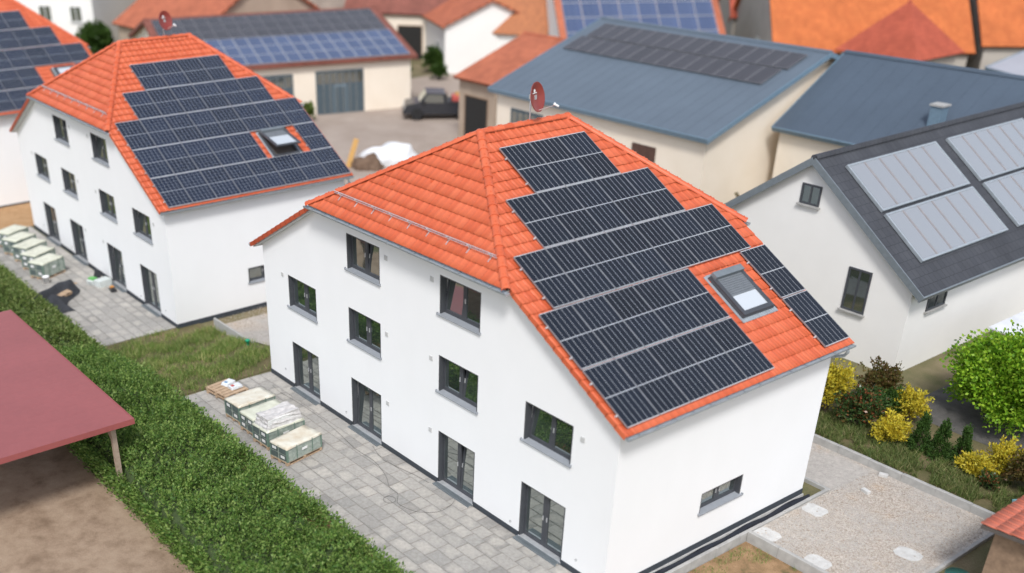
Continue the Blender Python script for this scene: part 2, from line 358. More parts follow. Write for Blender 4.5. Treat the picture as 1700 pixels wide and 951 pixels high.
M['olive'] = mat_leaf('olive_leaf', [(.06, .07, .015), (.11, .10, .025), (.17, .12, .04), (.14, .07, .035)])
M['treeleaf'] = mat_leaf('tree_leaf', [(.03, .07, .015), (.055, .11, .022), (.085, .15, .03)])

# ------------------------------------------------------------------ ground
def gz(x, y):
    x = np.asarray(x, float); y = np.asarray(y, float)
    base = -.05 - .9*smoothstep(-16.8, -23.2, x)
    back = -.05 - .95*smoothstep(-8, -22, x) - .0*y
    z = np.where(y > 9.5, np.minimum(base, back), base)
    z = np.where((x > -.35) & (y < 11.36), np.where(y < 5.34, -.47, -.27), z)
    z = np.where((x > -14) & (x <= -.35) & (y < 11.36) & (y > 8.3), -.27, z)
    z = np.where((y >= 11.36) & (x > -8), np.maximum(z, -.02), z)
    z = np.where(y < -7.4, np.minimum(z, -.35 - .55*smoothstep(-17, -23, x)), z)
    return z
def sheet(name, xs, ys, mat, dz=0.0, kind='structure', fn=gz):
    xs = np.array(xs); ys = np.array(ys); X, Y = np.meshgrid(xs, ys); Z = fn(X, Y)+dz
    V = np.stack([X.ravel(), Y.ravel(), Z.ravel()], 1); nx = len(xs); i = np.arange(len(ys)-1)[:, None]*nx+np.arange(nx-1)[None, :]
    Q = np.stack([i, i+1, i+nx+1, i+nx], -1).reshape(-1, 4)
    o = link(name, np_mesh(name, V, Q, mat, False)); o['kind'] = kind; return o
gx = [-900, -500, -300, -200, -150, -120, -100]+list(np.arange(-90, -30, 2.0))+list(np.arange(-30, -.5, .75))+[-.36, -.34]+list(np.arange(0, 12, 1.0))+[14, 18, 25, 40, 70, 120, 250, 600, 900]
gy = [-900, -400, -150, -60, -30, -20, -14, -10, -8]+[-7.41, -7.39]+list(np.arange(-7, 5.2, .75))+[5.335, 5.345]+list(np.arange(6, 11.3, .75))+[11.355, 11.365]+list(np.arange(12, 30, 1.5))+list(np.arange(30, 100, 3.0))+[110, 130, 160, 220, 320, 500, 900]
sheet('ground', gx, gy, M['ground'], -.02)
sheet('courtyard', np.arange(-62, -19.9, 1.0), np.arange(9.6, 46, 1.2), M['court'], .012)
sheet('driveway', np.linspace(-40, 4, 45), np.linspace(-24, -7.405, 20), M['drive'], .012)
sheet('lawn', np.arange(-24.1, -16.3, .4), np.arange(-4.2, 1.4, .4), M['turf'], .006)
sheet('soil_strip', np.arange(-16.6, 2, .5), np.arange(-4.6, -3.35, .25), M['soil'], .008)
sheet('gravel_path', np.arange(-23.2, -16.2, .5), np.arange(1.35, 9.5, .5), M['gravel'], .012)
sheet('sand_patch', np.arange(-45.5, -40.7, .4), np.arange(-4.0, 4.2, .4), M['sand'], .02)
sheet('gravel_yard', np.linspace(.33, 4.31, 9), np.linspace(5.44, 11.25, 13), M['gravel'], .05)
sheet('rear_gravel', np.linspace(-13, .328, 20), np.linspace(9.16, 11.25, 6), M['gravel'], .05)
sheet('sandy_bed', np.linspace(.33, 5.3, 12), np.linspace(-2, 5.31, 16), M['bed'], .012)
sheet('garden_bed', np.arange(-9, 9, 1.0), np.arange(11.42, 16.4, .55), M['turf'], .012)
sheet('garden_drive', np.linspace(-1.2, 3.4, 8), np.linspace(15.0, 32, 18), M['asphalt'], .02)

def terrace(name, x0, x1, y0, y1, z, cw, rw, parent=None):
    base = MB().box(x0, x1, y0, y1, z-.22, z-.018).build(name, M['joint']); base['kind'] = 'structure'
    rows = int(round((y1-y0)/rw)); rw = (y1-y0)/rows; meshes = {}
    k = 0
    for r in range(rows):
        off = (0.0, .5, .22, .71)[r % 4]*cw; x = x0-off
        while x < x1-.05:
            w = cw*random.choice((1, 1, 1, .78, 1.15)); a, b = max(x, x0), min(x+w, x1); x += w
            if b-a < .08: continue
            ww = round((b-a)/.05)*.05
            if ww not in meshes: meshes[ww] = MB().cbox(-ww/2+.007, ww/2-.007, -rw/2+.007, rw/2-.007, -.06, 0, .012).mesh('paver', M['paver'])
            o = link('paver', meshes[ww], base); k += 1
            o.location = ((a+b)/2, y0+(r+.5)*rw, z+random.uniform(-.004, .003)); o.rotation_euler = (random.gauss(0, .003), random.gauss(0, .003), 0)
    e = MB().box(x0, x1+.0, y0-.07, y0-.004, z-.24, z+.005).build('edging_strip', M['concrete'], base)
    return base
terrace('terrace_near_house', -16.32, .1, -3.42, -.012, .0, .66, .43)
terrace('terrace_middle_house', -41.0, -24.05, -3.5, .0, -.9, .68, .43)

# ------------------------------------------------------------------ roof tile mesh
CW, RP = .242, .345
def tile_profile(n=8):
    if n == 8: return [(t*CW*1.015, z) for t, z in ((0, .002), (.07, .011), (.15, .017), (.24, .017), (.33, .009), (.40, .001), (.62, -.002), (.82, -.002), (1, .001))]
    return [(t*CW*1.015, z) for t, z in ((0, .002), (.12, .015), (.25, .016), (.40, .001), (.75, -.002), (1, .001))]
def tile_arrays(n=8):
    pr = tile_profile(n); V = []; F = []
    for (x, z) in pr: V.append((x, 0.02, z+.004))               # upper edge, tucked under the course above
    for (x, z) in pr: V.append((x, -RP-.025, z+.036))            # lower edge
    for (x, z) in pr: V.append((x, -RP-.025, z+.025))            # lip
    k = n+1
    for i in range(n): F.append((i, k+i, k+i+1, i+1)); F.append((k+i, 2*k+i, 2*k+i+1, k+i+1))
    F.append((0, 2*k, k, 0)); F.append((n, k+n, 2*k+n, n))
    return np.array(V), F
TV, TF = tile_arrays()
TFq = np.array([f for f in TF if len(set(f)) == 4])
TILE_ME = bpy.data.meshes.new('roof_tile'); TILE_ME.from_pydata([tuple(p) for p in TV], [], [tuple(dict.fromkeys(f)) for f in TF]); TILE_ME.materials.append(M['tile'])
TILE_ME.polygons.foreach_set('use_smooth', [i % 2 == 0 and i < 16 for i in range(len(TILE_ME.polygons))]); TILE_ME.update()
TVs, TFs = tile_arrays(5); TFsq = np.array([f for f in TFs if len(set(f)) == 4])
def cap_mesh():
    mb = MB(); n = 8; L = .40; r0, r1 = .105, .118
    P = []
    for y, r in ((0, r0), (-L+.05, r1), (-L+.05, r1+.012), (-L, r1+.014), (-L, r1-.012)):
        for k in range(n+1):
            t = math.pi*k/n; P.append((r*math.cos(t), y, r*math.sin(t)*.8-.02))
    F = []
    for i in range(4):
        for k in range(n): F.append((i*(n+1)+k, i*(n+1)+k+1, (i+1)*(n+1)+k+1, (i+1)*(n+1)+k))
    mb.add(P, F); mb.box(-.014, .014, -.30, -.26, .06, .088)
    return mb.mesh('ridge_tile', M['tile'])
CAP_ME = cap_mesh()
def frame_matrix(O, X, Y, Z):
    return Matrix(((X[0], Y[0], Z[0], O[0]), (X[1], Y[1], Z[1], O[1]), (X[2], Y[2], Z[2], O[2]), (0, 0, 0, 1)))

# ------------------------------------------------------------------ windows and doors (local: x along wall, -y outward, z up)
def ring(mb, x0, x1, z0, z1, w, y0, y1):
    mb.box(x0, x0+w, y0, y1, z0, z1); mb.box(x1-w, x1, y0, y1, z0, z1)
    mb.box(x0+w, x1-w, y0, y1, z0, z0+w); mb.box(x0+w, x1-w, y0, y1, z1-w, z1)
def window(parent, mw, w, h, door=False, tilt=(), name=None):
    """opening w x h, origin bottom centre of the opening on the wall face"""
    x0, x1 = -w/2, w/2
    mb = MB()
    fr = .05; y0, y1 = .15, .21                                     # fixed frame sits 15 cm back in the reveal
    ring(mb, x0, x1, 0, h, fr, y0, y1); mb.box(-.035, .035, y0, y1, fr, h-fr)
    mb.box(x0, x0+.05, .015, y0, 0, h); mb.box(x1-.05, x1, .015, y0, 0, h)   # shutter guide rails
    mb.box(x0+.05, x1-.05, .03, y0, h-.05, h)                       # shutter end slat
    o = mb.build(name or ('patio_door' if door else 'window'), M['frame'], parent, mw)
    bk = MB().box(x0+.02, x1-.02, .42, .44, .02, h-.02).build('dark_backing', M['darkvoid'], o)  # near-black sheet behind the panes, the unlit room put into its colour
    for i, (a, b) in enumerate(((x0+fr+.004, -.039), (.039, x1-fr-.004))):
        s = MB(); hh = h-2*fr-.01; ring(s, a, b, 0, hh, .062, -.012, .05)
        T = Matrix.Translation((0, y0+.012, fr+.005))
        if i in tilt: T = T @ Matrix.Rotation(-R(7.0 if not door else 4.0), 4, 'X')
        so_ = s.build('sash', M['frame'], o, T)
        g = MB().box(a+.06, b-.06, .012, .03, .06, hh-.06)
        go = link('pane', g.mesh('pane', M['glass']), o, T)
        hx = a+.03 if i else b-.03
        MB().box(hx-.012, hx+.012, -.035, -.0125, hh*.48, hh*.48+.13).build('handle', M['alu'], o, T)
        if i in tilt: MB().box(a-.02, b+.02, .355, .365, 0.02, hh).build('inner_blind', M['white'], o, Matrix.Translation((0, 0, fr)))
    if door:
        t = MB().box(x0+.052, x1-.052, -.02, y0+.0, -.02, .012).build('threshold', M['alu'], o)
        d = MB(); d.box(x0-.0, x1+.0, -.19, -.175, -.05, .012); d.box(x0, x1, -.035, -.022, -.05, .012)
        for k in range(int(w/.06)): d.box(x0+k*.06, x0+k*.06+.035, -.175, -.035, -.04, .008)
        d.build('drain_grate', M['zinc_dark'], o)
    else:
        s = MB(); s.add([(x0-.03, -.06, -.035), (x1+.03, -.06, -.035), (x1+.03, -.06, -.005), (x0-.03, -.06, -.005), (x0-.03, .15, .015), (x1+.03, .15, .015), (x0-.03, .15, -.035), (x1+.03, .15, -.035)],
              [(0, 1, 2, 3), (3, 2, 5, 4), (0, 3, 4, 6), (1, 7, 5, 2), (6, 7, 1, 0)])
        s.box(x0-.05, x0-.03, -.065, .0, -.04, .03); s.box(x1+.03, x1+.05, -.065, .0, -.04, .03)
        s.build('sill', M['sill'], o)
    return o

def tess(outer, holes):
    loops = [[Vector((x, z, 0)) for x, z in outer]]+[[Vector((x, z, 0)) for x, z in h] for h in holes]
    flat = [p for l in loops for p in l]; return flat, [t for t in tessellate_polygon(loops)]

# ------------------------------------------------------------------ the three new houses
def slope_z(h, x):   # tile plane above local x
    return h['hr']-abs(x+h['W']/2)*math.tan(h['th'])
def new_house(h, label, tilts, caps=300, detail=True):
    W, D = h['W'], h['D']
    th = h['th'] = math.atan((h['hr']-h['he'])/(W/2+h['oe'])); L = h['L'] = (W/2+h['oe'])/math.cos(th)
    ph = math.atan((h['hr']-h['hh'])/(h['yf']+h['ov'])); vh = (h['hr']-h['hh'])/math.sin(th)
    LH = (h['yf']+h['ov'])/math.cos(ph)
    root = empty('apartment_house', (h['ox'], h['oy'], h['oz']), h['rot']); tag(root, label, 'house', 'new white houses in a row')
    h['M'] = Matrix.Translation((h['ox'], h['oy'], h['oz'])) @ Matrix.Rotation(h['rot'], 4, 'Z'); h['root'] = root
    dz = h['dzw']
    # openings on the gable wall (x, z)
    WX = [(-14.68, -12.98), (-11.15, -9.46), (-6.72, -5.03), (-3.2, -1.48)]
    op = []
    for i in (1, 2): op.append((WX[i], 5.28+dz*1.4, 6.37+dz*1.4, False))
    for i in range(4): op.append((WX[i], 2.98+dz, 4.07+dz, False))
    for i in range(4): op.append(((WX[i][0]+.03, WX[i][1]-.03), .03, 1.73+dz*.7, True))
    zb = -.4
    def top(x, y=0.0):
        hip = h['hh']+(h['ov']+y)*math.tan(ph); return min(slope_z(h, x), hip)-.16
    # breakpoint where hip height meets slope
    zt = h['hh']+h['ov']*math.tan(ph); xb = W/2-(h['hr']-zt)/math.tan(th)   # distance from wall end
    outer = [(-W, zb), (0, zb), (0, top(0)), (-xb, zt-.16), (-W+xb, zt-.16), (-W, top(-W))]
    holes = [[(a, z0), (b, z0), (b, z1), (a, z1)] for (a, b), z0, z1, _ in op]
    mb = MB()
    flat, T = tess(outer, holes)
    mb.add([(p.x, 0, p.y) for p in flat], [tuple(t) for t in T])
    for (a, b), z0, z1, _ in op:      # reveals
        for (xa, za), (xc, zc) in (((a, z0), (b, z0)), ((b, z0), (b, z1)), ((b, z1), (a, z1)), ((a, z1), (a, z0))):
            mb.add([(xa, 0, za), (xa, .3, za), (xc, .3, zc), (xc, 0, zc)], [(0, 1, 2, 3)])
    flat, T = tess(outer, [])
    mb.add([(p.x, D, p.y) for p in flat], [tuple(reversed(t)) for t in T])
    sw = h['side']; sh = [[(sw[0], sw[2]), (sw[1], sw[2]), (sw[1], sw[3]), (sw[0], sw[3])]]
    flat, T = tess([(0, zb), (D, zb), (D, top(0)), (0, top(0))], sh)
    mb.add([(0, p.x, p.y) for p in flat], [tuple(t) for t in T])
    a, b, z0, z1 = sw
    for (xa, za), (xc, zc) in (((a, z0), (b, z0)), ((b, z0), (b, z1)), ((b, z1), (a, z1)), ((a, z1), (a, z0))):
        mb.add([(0, xa, za), (-.3, xa, za), (-.3, xc, zc), (0, xc, zc)], [(0, 1, 2, 3)])
    mb.add([(-W, 0, zb), (-W, D, zb), (-W, D, top(-W)), (-W, 0, top(-W))], [(0, 3, 2, 1)])
    wall = mb.build('wall', M['plaster'], root)
    bpy.context.view_layer.update()
    bm = bmesh.new(); bm.from_mesh(wall.data); bmesh.ops.recalc_face_normals(bm, faces=bm.faces); bm.to_mesh(wall.data); bm.free()
    # plinth
    pm = MB(); xs = [-W-.012]+[v for (q, *_r) in [o for o in op if o[3]] for v in (q[0]-.0, q[1]+.0)]+[.012]
    for i in range(0, len(xs), 2): MB().box(xs[i], xs[i+1], -.016, .05, -.05, .15).build('plinth', M['plinth'], root)
    MB().box(-.05, .018, .051, D+.012, -.13, h['zp']).build('plinth', M['plinth'], root); MB().box(-W-.012, -W+.05, .051, D+.012, -.05, .15).build('plinth', M['plinth'], root)
    MB().box(-.25, .055, -.02, D+.05, -.6, -.132).build('footing', M['footing'], root)
    for i, ((a, b), z0, z1, dr) in enumerate(op):
        window(root, Matrix.Translation(((a+b)/2, 0, z0)), b-a, z1-z0, dr, tilts.get(i, ()))
    window(root, Matrix.Translation((0, (sw[0]+sw[1])/2, sw[2])) @ Matrix.Rotation(R(90), 4, 'Z'), sw[1]-sw[0], sw[3]-sw[2])
    for x, z in [(-9.15, 6.15+dz*1.4), (-7.05, 6.15+dz*1.4), (-9.15, 3.85+dz), (-7.05, 3.85+dz), (-15.0, 3.98+dz), (-1.15, 3.85+dz), (-9.15, 1.6+dz), (-7.05, 1.6+dz)]:
        MB().cbox(x-.075, x+.075, -.075, .075, -.02, .018, .01, Matrix.Translation((0, 0, z)) @ Matrix.Rotation(R(90), 4, 'X') @ Matrix.Translation((0, 0, 0)) @ Matrix.Translation((0, 0, 0))).build('vent_cover', M['vent'], root)
    for x, z in [(-1.0, .42), (-3.5, .30), (-11.45, .35), (-15.2, .5)]:
        MB().lathe([(.0, -.012), (.035, -.012), (.035, .01)], 10, Matrix.Translation((x, 0, z)) @ Matrix.Rotation(R(90), 4, 'X')).build('cable_outlet', M['black'], root)
    # ---------------- roof
    ct, st = math.cos(th), math.sin(th); cp, sp = math.cos(ph), math.sin(ph)
    hx = -W/2; ya, yb = h['yf'], D-h['yr']; ov, og = h['ov'], h['og']
    xv = vh*ct
    deck = MB(); t = .11
    def slab(poly3, n, t0, t1):
        n = Vector(n); P = [Vector(p)-n*t0 for p in poly3]+[Vector(p)-n*t1 for p in poly3]; k = len(poly3)
        deck.add(P, [tuple(range(k)), tuple(range(2*k-1, k-1, -1))]+[(i, k+i, k+(i+1) % k, (i+1) % k) for i in range(k)])
    for s in (1, -1):
        f = lambda v, y: (hx+s*v*ct, y, h['hr']-v*st)
        deck.cur = 0
        slab([f(0, ya), f(vh, -ov+.02), f(vh+.001, -og+.03), f(L-.05, -og+.03), f(L-.05, D+og-.03), f(vh+.001, D+og-.03), f(vh, D+ov-.02), f(0, yb)][::s], (s*st, 0, ct), .004, .05)
        deck.cur = 1
        slab([f(vh-.3, -.02), f(vh+.05, -og+.05), f(L-.08, -og+.05), f(L-.08, .6), f(vh-.3, .6)][::s], (s*st, 0, ct), .052, .15)
        slab([f(vh-.3, D-.6), f(L-.08, D-.6), f(L-.08, D+og-.05), f(vh+.05, D+og-.05), f(vh-.3, D+.02)][::s], (s*st, 0, ct), .052, .15)
        slab([f(L-.62, .62), f(L-.08, .62), f(L-.08, D-.62), f(L-.62, D-.62)][::s], (s*st, 0, ct), .052, .15)
    deck.cur = 0
    slab([(hx, ya, h['hr']), (hx-xv, -ov+.02, h['hh']), (hx+xv, -ov+.02, h['hh'])], (0, -sp, cp), .004, .05)
    slab([(hx, yb, h['hr']), (hx+xv, D+ov-.02, h['hh']), (hx-xv, D+ov-.02, h['hh'])], (0, sp, cp), .004, .05)
    deck.cur = 1
    slab([(hx-xv+.1, -ov+.06, h['hh']), (hx+xv-.1, -ov+.06, h['hh']), (hx+xv-1.05, .12, h['hh']+(ov+.12)*math.tan(ph)), (hx-xv+1.05, .12, h['hh']+(ov+.12)*math.tan(ph))], (0, -sp, cp), .052, .13)
    roof = deck.build('roof', [M['deck'], M['soffit']], root)
    # tile fields: (origin, U, V(down), N, length, column range, tests)
    Minv = h['M'].inverted(); camL = Minv @ CAM
    fields = []
    fields.append(dict(O=Vector((hx, -og, h['hr'])), U=Vector((0, 1, 0)), V=Vector((ct, 0, -st)), N=Vector((st, 0, ct)), L=L, W=D+2*og, vis=1))
    fields.append(dict(O=Vector((hx, D+og, h['hr'])), U=Vector((0, -1, 0)), V=Vector((-ct, 0, -st)), N=Vector((-st, 0, ct)), L=L, W=D+2*og, vis=0))
    fields.append(dict(O=Vector((hx-xv-.02, ya, h['hr'])), U=Vector((1, 0, 0)), V=Vector((0, -cp, -sp)), N=Vector((0, -sp, cp)), L=LH, W=2*xv+.04, vis=1))
    fields.append(dict(O=Vector((hx+xv+.02, yb, h['hr'])), U=Vector((-1, 0, 0)), V=Vector((0, cp, -sp)), N=Vector((0, sp, cp)), L=LH, W=2*xv+.04, vis=0))
    for fl in fields: fl['O'] = fl['O'] + Vector((0, 0, 0))
    ind = []; rest = []
    for fi, fl in enumerate(fields):
        nc = int(round(fl['W']/CW)); cw = fl['W']/nc; nr = int(math.ceil(fl['L']/RP))
        for j in range(nr):
            v1 = fl['L']-j*RP+.0; v0 = v1-RP
            for i in range(nc):
                u = i*cw; uc = u+cw/2; vc = (v0+v1)/2
                # inside-ness
                if fi < 2:
                    def inside(uu, vv):
                        y = uu-og; lim = vh
                        if vv < lim:
                            t_ = max(vv, 0)/lim; lo = ya+(-ov-ya)*t_; hi = yb+(D+ov-yb)*t_
                            yy = y if fi == 0 else D-y
                            return lo+.02 <= yy <= hi-.02
                        return True
                else:
                    def inside(uu, vv):
                        lim = LH; t_ = max(vv, 0)/lim; c0 = fl['W']/2; return abs(uu-c0) <= xv*t_-.02
                cs = [inside(a_, b_) for a_ in (u, u+cw) for b_ in (v0, v1)]
                if not any(cs): continue
                whole = all(cs) and v0 > 0
                p = fl['O']+fl['U']*u+fl['V']*v0
                cov = False; hole = False
                if fi == 0:
                    yl = uc-og
                    for (y0_, y1_, a_, b_) in h['pv']:
                        if y0_+.15 < yl < y1_-.05 and a_+.12 < vc < b_+.05: cov = True
                    s_ = h['sky']
                    if s_[0]-.02 < yl < s_[1]+.02 and s_[2]-.05 < vc < s_[3]+.02: hole = True
                if hole: continue
                rec = (fi, p, cw/CW)
                if whole and fl['vis'] and not cov: ind.append(((p-camL).length, rec))
                else: rest.append(rec)
    ind.sort(key=lambda q: q[0])
    for d_, (fi, p, sx) in ind[:caps]:
        fl = fields[fi]; mw = frame_matrix(p, fl['U']*sx, -fl['V'], fl['N'])
        o = link('roof_tile', TILE_ME, roof, mw)
    rest += [r for _, r in ind[caps:]]
    if rest:
        tv, tf = (TV, TFq) if detail else (TVs, TFsq); A = []; Q = []
        for k, (fi, p, sx) in enumerate(rest):
            fl = fields[fi]; B = np.array([list(fl['U']*sx), list(-fl['V']), list(fl['N'])])
            A.append(tv @ B + np.array(p)); Q.append(tf+k*len(tv))
        me = np_mesh('tile_field', np.concatenate(A), np.concatenate(Q), M['tile'])
        bm = bmesh.new(); bm.from_mesh(me)
        apexF, apexR = Vector((hx, ya, h['hr'])), Vector((hx, yb, h['hr']))
        nf = len(tf); fidx = np.repeat([r[0] for r in rest], nf)
        lay = bm.faces.layers.int.new('fld'); bm.faces.ensure_lookup_table()
        for i in range(len(fidx)): bm.faces[i][lay] = int(fidx[i])
        def cut(faces, co, no):
            es = set(); vs2 = set()
            for f in faces:
                if f.is_valid: es.update(f.edges); vs2.update(f.verts)
            bmesh.ops.bisect_plane(bm, geom=[f for f in faces if f.is_valid]+list(es)+list(vs2), plane_co=co, plane_no=no, clear_outer=True, dist=1e-5)
        def hipn(apex, end):      # vertical plane normal through hip line
            d = (Vector(end)-apex); return Vector((d.y, -d.x, 0)).normalized()
        ends = {('F', 1): (hx+xv, -ov, h['hh']), ('F', -1): (hx-xv, -ov, h['hh']), ('R', 1): (hx+xv, D+ov, h['hh']), ('R', -1): (hx-xv, D+ov, h['hh'])}
        cuts = {0: [(apexF, ends['F', 1], 0), (apexR, ends['R', 1], 0)], 1: [(apexF, ends['F', -1], 1), (apexR, ends['R', -1], 1)], 2: [(apexF, ends['F', 1], 2), (apexF, ends['F', -1], 2)], 3: [(apexR, ends['R', 1], 3), (apexR, ends['R', -1], 3)]}
        inside_pt = {0: Vector((hx+xv, D/2, 0)), 1: Vector((hx-xv, D/2, 0)), 2: Vector((hx, -ov, 0)), 3: Vector((hx, D+ov, 0))}
        for g in range(4):
            for apex, end, _ in cuts[g]:
                no = hipn(apex, end)
                if (inside_pt[g]-Vector((apex.x, apex.y, 0))).dot(no) > 0: no = -no
                cut([f for f in bm.faces if f[lay] == g and (g > 1 or f.calc_center_median().z > h['hh']-.02)], apex, no)
            if g < 2:
                cut([f for f in bm.faces if f[lay] == g and f.calc_center_median().z > h['hr']-.6], apexF, Vector((-1 if g == 0 else 1, 0, 0)))
        bm.to_mesh(me); bm.free()
        o = link('tile_field', me, roof); o['kind'] = 'stuff'
    # ridge and hip tiles
    def caps_along(a, b):
        a, b = Vector(a), Vector(b); d = (b-a); n = max(1, int(round(d.length/.36))); d.normalize(); st_ = (Vector(b)-a).length/n
        X = d.cross(Vector((0, 0, 1))).normalized(); Z = X.cross(d)
        if Z.z < 0: Z = -Z; X = -X
        # local -y runs downhill
        Yv = -d; Xv = Yv.cross(Z)
        for k in range(n):
            p = a+d*(st_*k); link('ridge_tile', CAP_ME, roof, frame_matrix(p+Z*.035, Xv, Yv, Z))
    apexF, apexR = (hx, ya, h['hr']), (hx, yb, h['hr'])
    caps_along(apexF, apexR)
    for e in ((hx+xv, -ov, h['hh']), (hx-xv, -ov, h['hh'])): caps_along(apexF, e)
    for e in ((hx+xv, D+ov, h['hh']), (hx-xv, D+ov, h['hh'])): caps_along(apexR, e)
    for ap in (apexF, apexR):
        mb = MB(); mb.lathe([(.15, -.05), (.14, .04), (.09, .09), (.0, .105)], 12, Matrix.Translation(ap)); mb.build('apex_cap', M['tile'], roof, smooth=True)
    # verge strips on the gables
    for s in (1, -1):
        for yv, sg in ((-og, -1), (D+og, 1)):
            vm = MB(); n = int((L-vh)/RP)
            for k in range(n+1):
                v1 = L-k*RP; v0 = max(v1-RP-.02, vh+.02)
                if v0 >= v1: continue
                p0 = Vector((hx+s*v0*ct, yv, h['hr']-v0*st)); p1 = Vector((hx+s*v1*ct, yv, h['hr']-v1*st)); nn = Vector((s*st, 0, ct))
                q = [p0+nn*.012, p1+nn*.034, p1-nn*.10, p0-nn*.12]
                vm.add([a_+Vector((0, sg*.012, 0)) for a_ in q]+[a_-Vector((0, sg*.02, 0)) for a_ in q], [(0, 1, 2, 3), (7, 6, 5, 4), (0, 4, 5, 1), (1, 5, 6, 2), (2, 6, 7, 3), (3, 7, 4, 0)])
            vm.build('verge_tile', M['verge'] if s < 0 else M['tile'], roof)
    # gutters
    def gutter(a, b, r=.075, name='gutter'):
        a, b = Vector(a), Vector(b); d = (b-a).normalized(); o_ = d.cross(Vector((0, 0, 1))).normalized(); P = []; F = []; n = 8
        for e in (a, b):
            for rr in (r, r-.012):
                for k in range(n+1):
                    t_ = math.pi*k/n; P.append(e+o_*(rr*math.cos(t_))-Vector((0, 0, 1))*rr*math.sin(t_))
        m_ = n+1
        for base, fl_ in ((0, False), (m_, True)):
            for k in range(n):
                q = (base+k, base+k+1, 2*m_+base+k+1, 2*m_+base+k); F.append(q if fl_ else q[::-1])
        F += [(0, m_, 3*m_, 2*m_), (m_-1, 3*m_-1, 4*m_-1, 2*m_-1)]
        g = MB().add(P, F)
        # end plates
        for e in (a, b): g.add([e+o_*(r*math.cos(math.pi*k/n))-Vector((0, 0, 1))*r*math.sin(math.pi*k/n) for k in range(n+1)], [tuple(range(n+1))])
        ln = (b-a).length; k = .4
        while k < ln:
            c_ = a+d*k; g.box(-.012, .012, -r, r, -.004, .006, frame_matrix(c_, d, o_, Vector((0, 0, 1)))); k += .62
        return g.build(name, M['zinc'], root)
    for s in (1, -1):
        xe = hx+s*(L*ct+.045); ze = h['he']-.03
        gutter((xe, -og+.01, ze) if s > 0 else (xe, D+og-.01, ze), (xe, D+og-.01, ze) if s > 0 else (xe, -og+.01, ze))
    gutter((hx-xv-.12, -ov-.05, h['hh']-.045), (hx+xv+.12, -ov-.05, h['hh']-.045))
    gutter((hx+xv+.12, D+ov+.05, h['hh']-.045), (hx-xv-.12, D+ov+.05, h['hh']-.045))
    fp = MB(); fp.add([(hx-xv, -ov+.03, h['hh']-.03), (hx+xv, -ov+.03, h['hh']-.03), (hx+xv, -ov+.03, h['hh']-.14), (hx-xv, -ov+.03, h['hh']-.14)], [(0, 3, 2, 1)])
    fp.build('fascia', M['zinc'], root)
    dp = MB(); xe = hx+(L*ct+.03); dp.tube([(xe, D+og-.25, h['he']-.1), (xe, D+og-.22, h['he']-.2), (xe-.12, D+.14, h['he']-.36), (-.15, D+.10, h['he']-.55), (-.18, D+.08, h['he']-.8), (-.18, D+.08, -.1)], .045, 10); dp.build('downpipe', M['zinc'], root, smooth=True)
    # snow guard on the front hip
    sg_ = MB(); nn = Vector((0, -sp, cp)); vd = Vector((0, -cp, -sp)); vg = LH-.62
    c0 = Vector((hx, ya, h['hr']))+vd*vg; half = xv*vg/LH-.1
    for off in (.10, .17): sg_.tube([c0+nn*off+vd*(.0 if off < .12 else -.02)+Vector((s*half, 0, 0)) for s in (-1, 1)], .013, 6)
    k = -half+.3
    while k < half:
        a_ = c0+Vector((k, 0, 0)); sg_.box(-.015, .015, -.02, .02, .03, .18, frame_matrix(a_, Vector((1, 0, 0)), -vd, nn)); sg_.box(-.012, .012, -.16, .05, .03, .045, frame_matrix(a_, Vector((1, 0, 0)), -vd, nn)); k += .83
    sg_.build('snow_guard', M['alu'], root)
    # snow hooks on the hip
    for (u_, v_) in ((-.35, 1.75), (.3, 1.35), (-1.7, 2.2)):
        a_ = Vector((hx+u_, ya, h['hr']))+vd*v_
        MB().add([a_+nn*.035+Vector((-.06, 0, 0)), a_+nn*.035+Vector((.06, 0, 0)), a_+nn*.10+vd*.05, a_+nn*.03+vd*.1], [(0, 2, 3), (2, 1, 3), (0, 1, 2)]).build('snow_hook', M['tile'], roof)
    return root
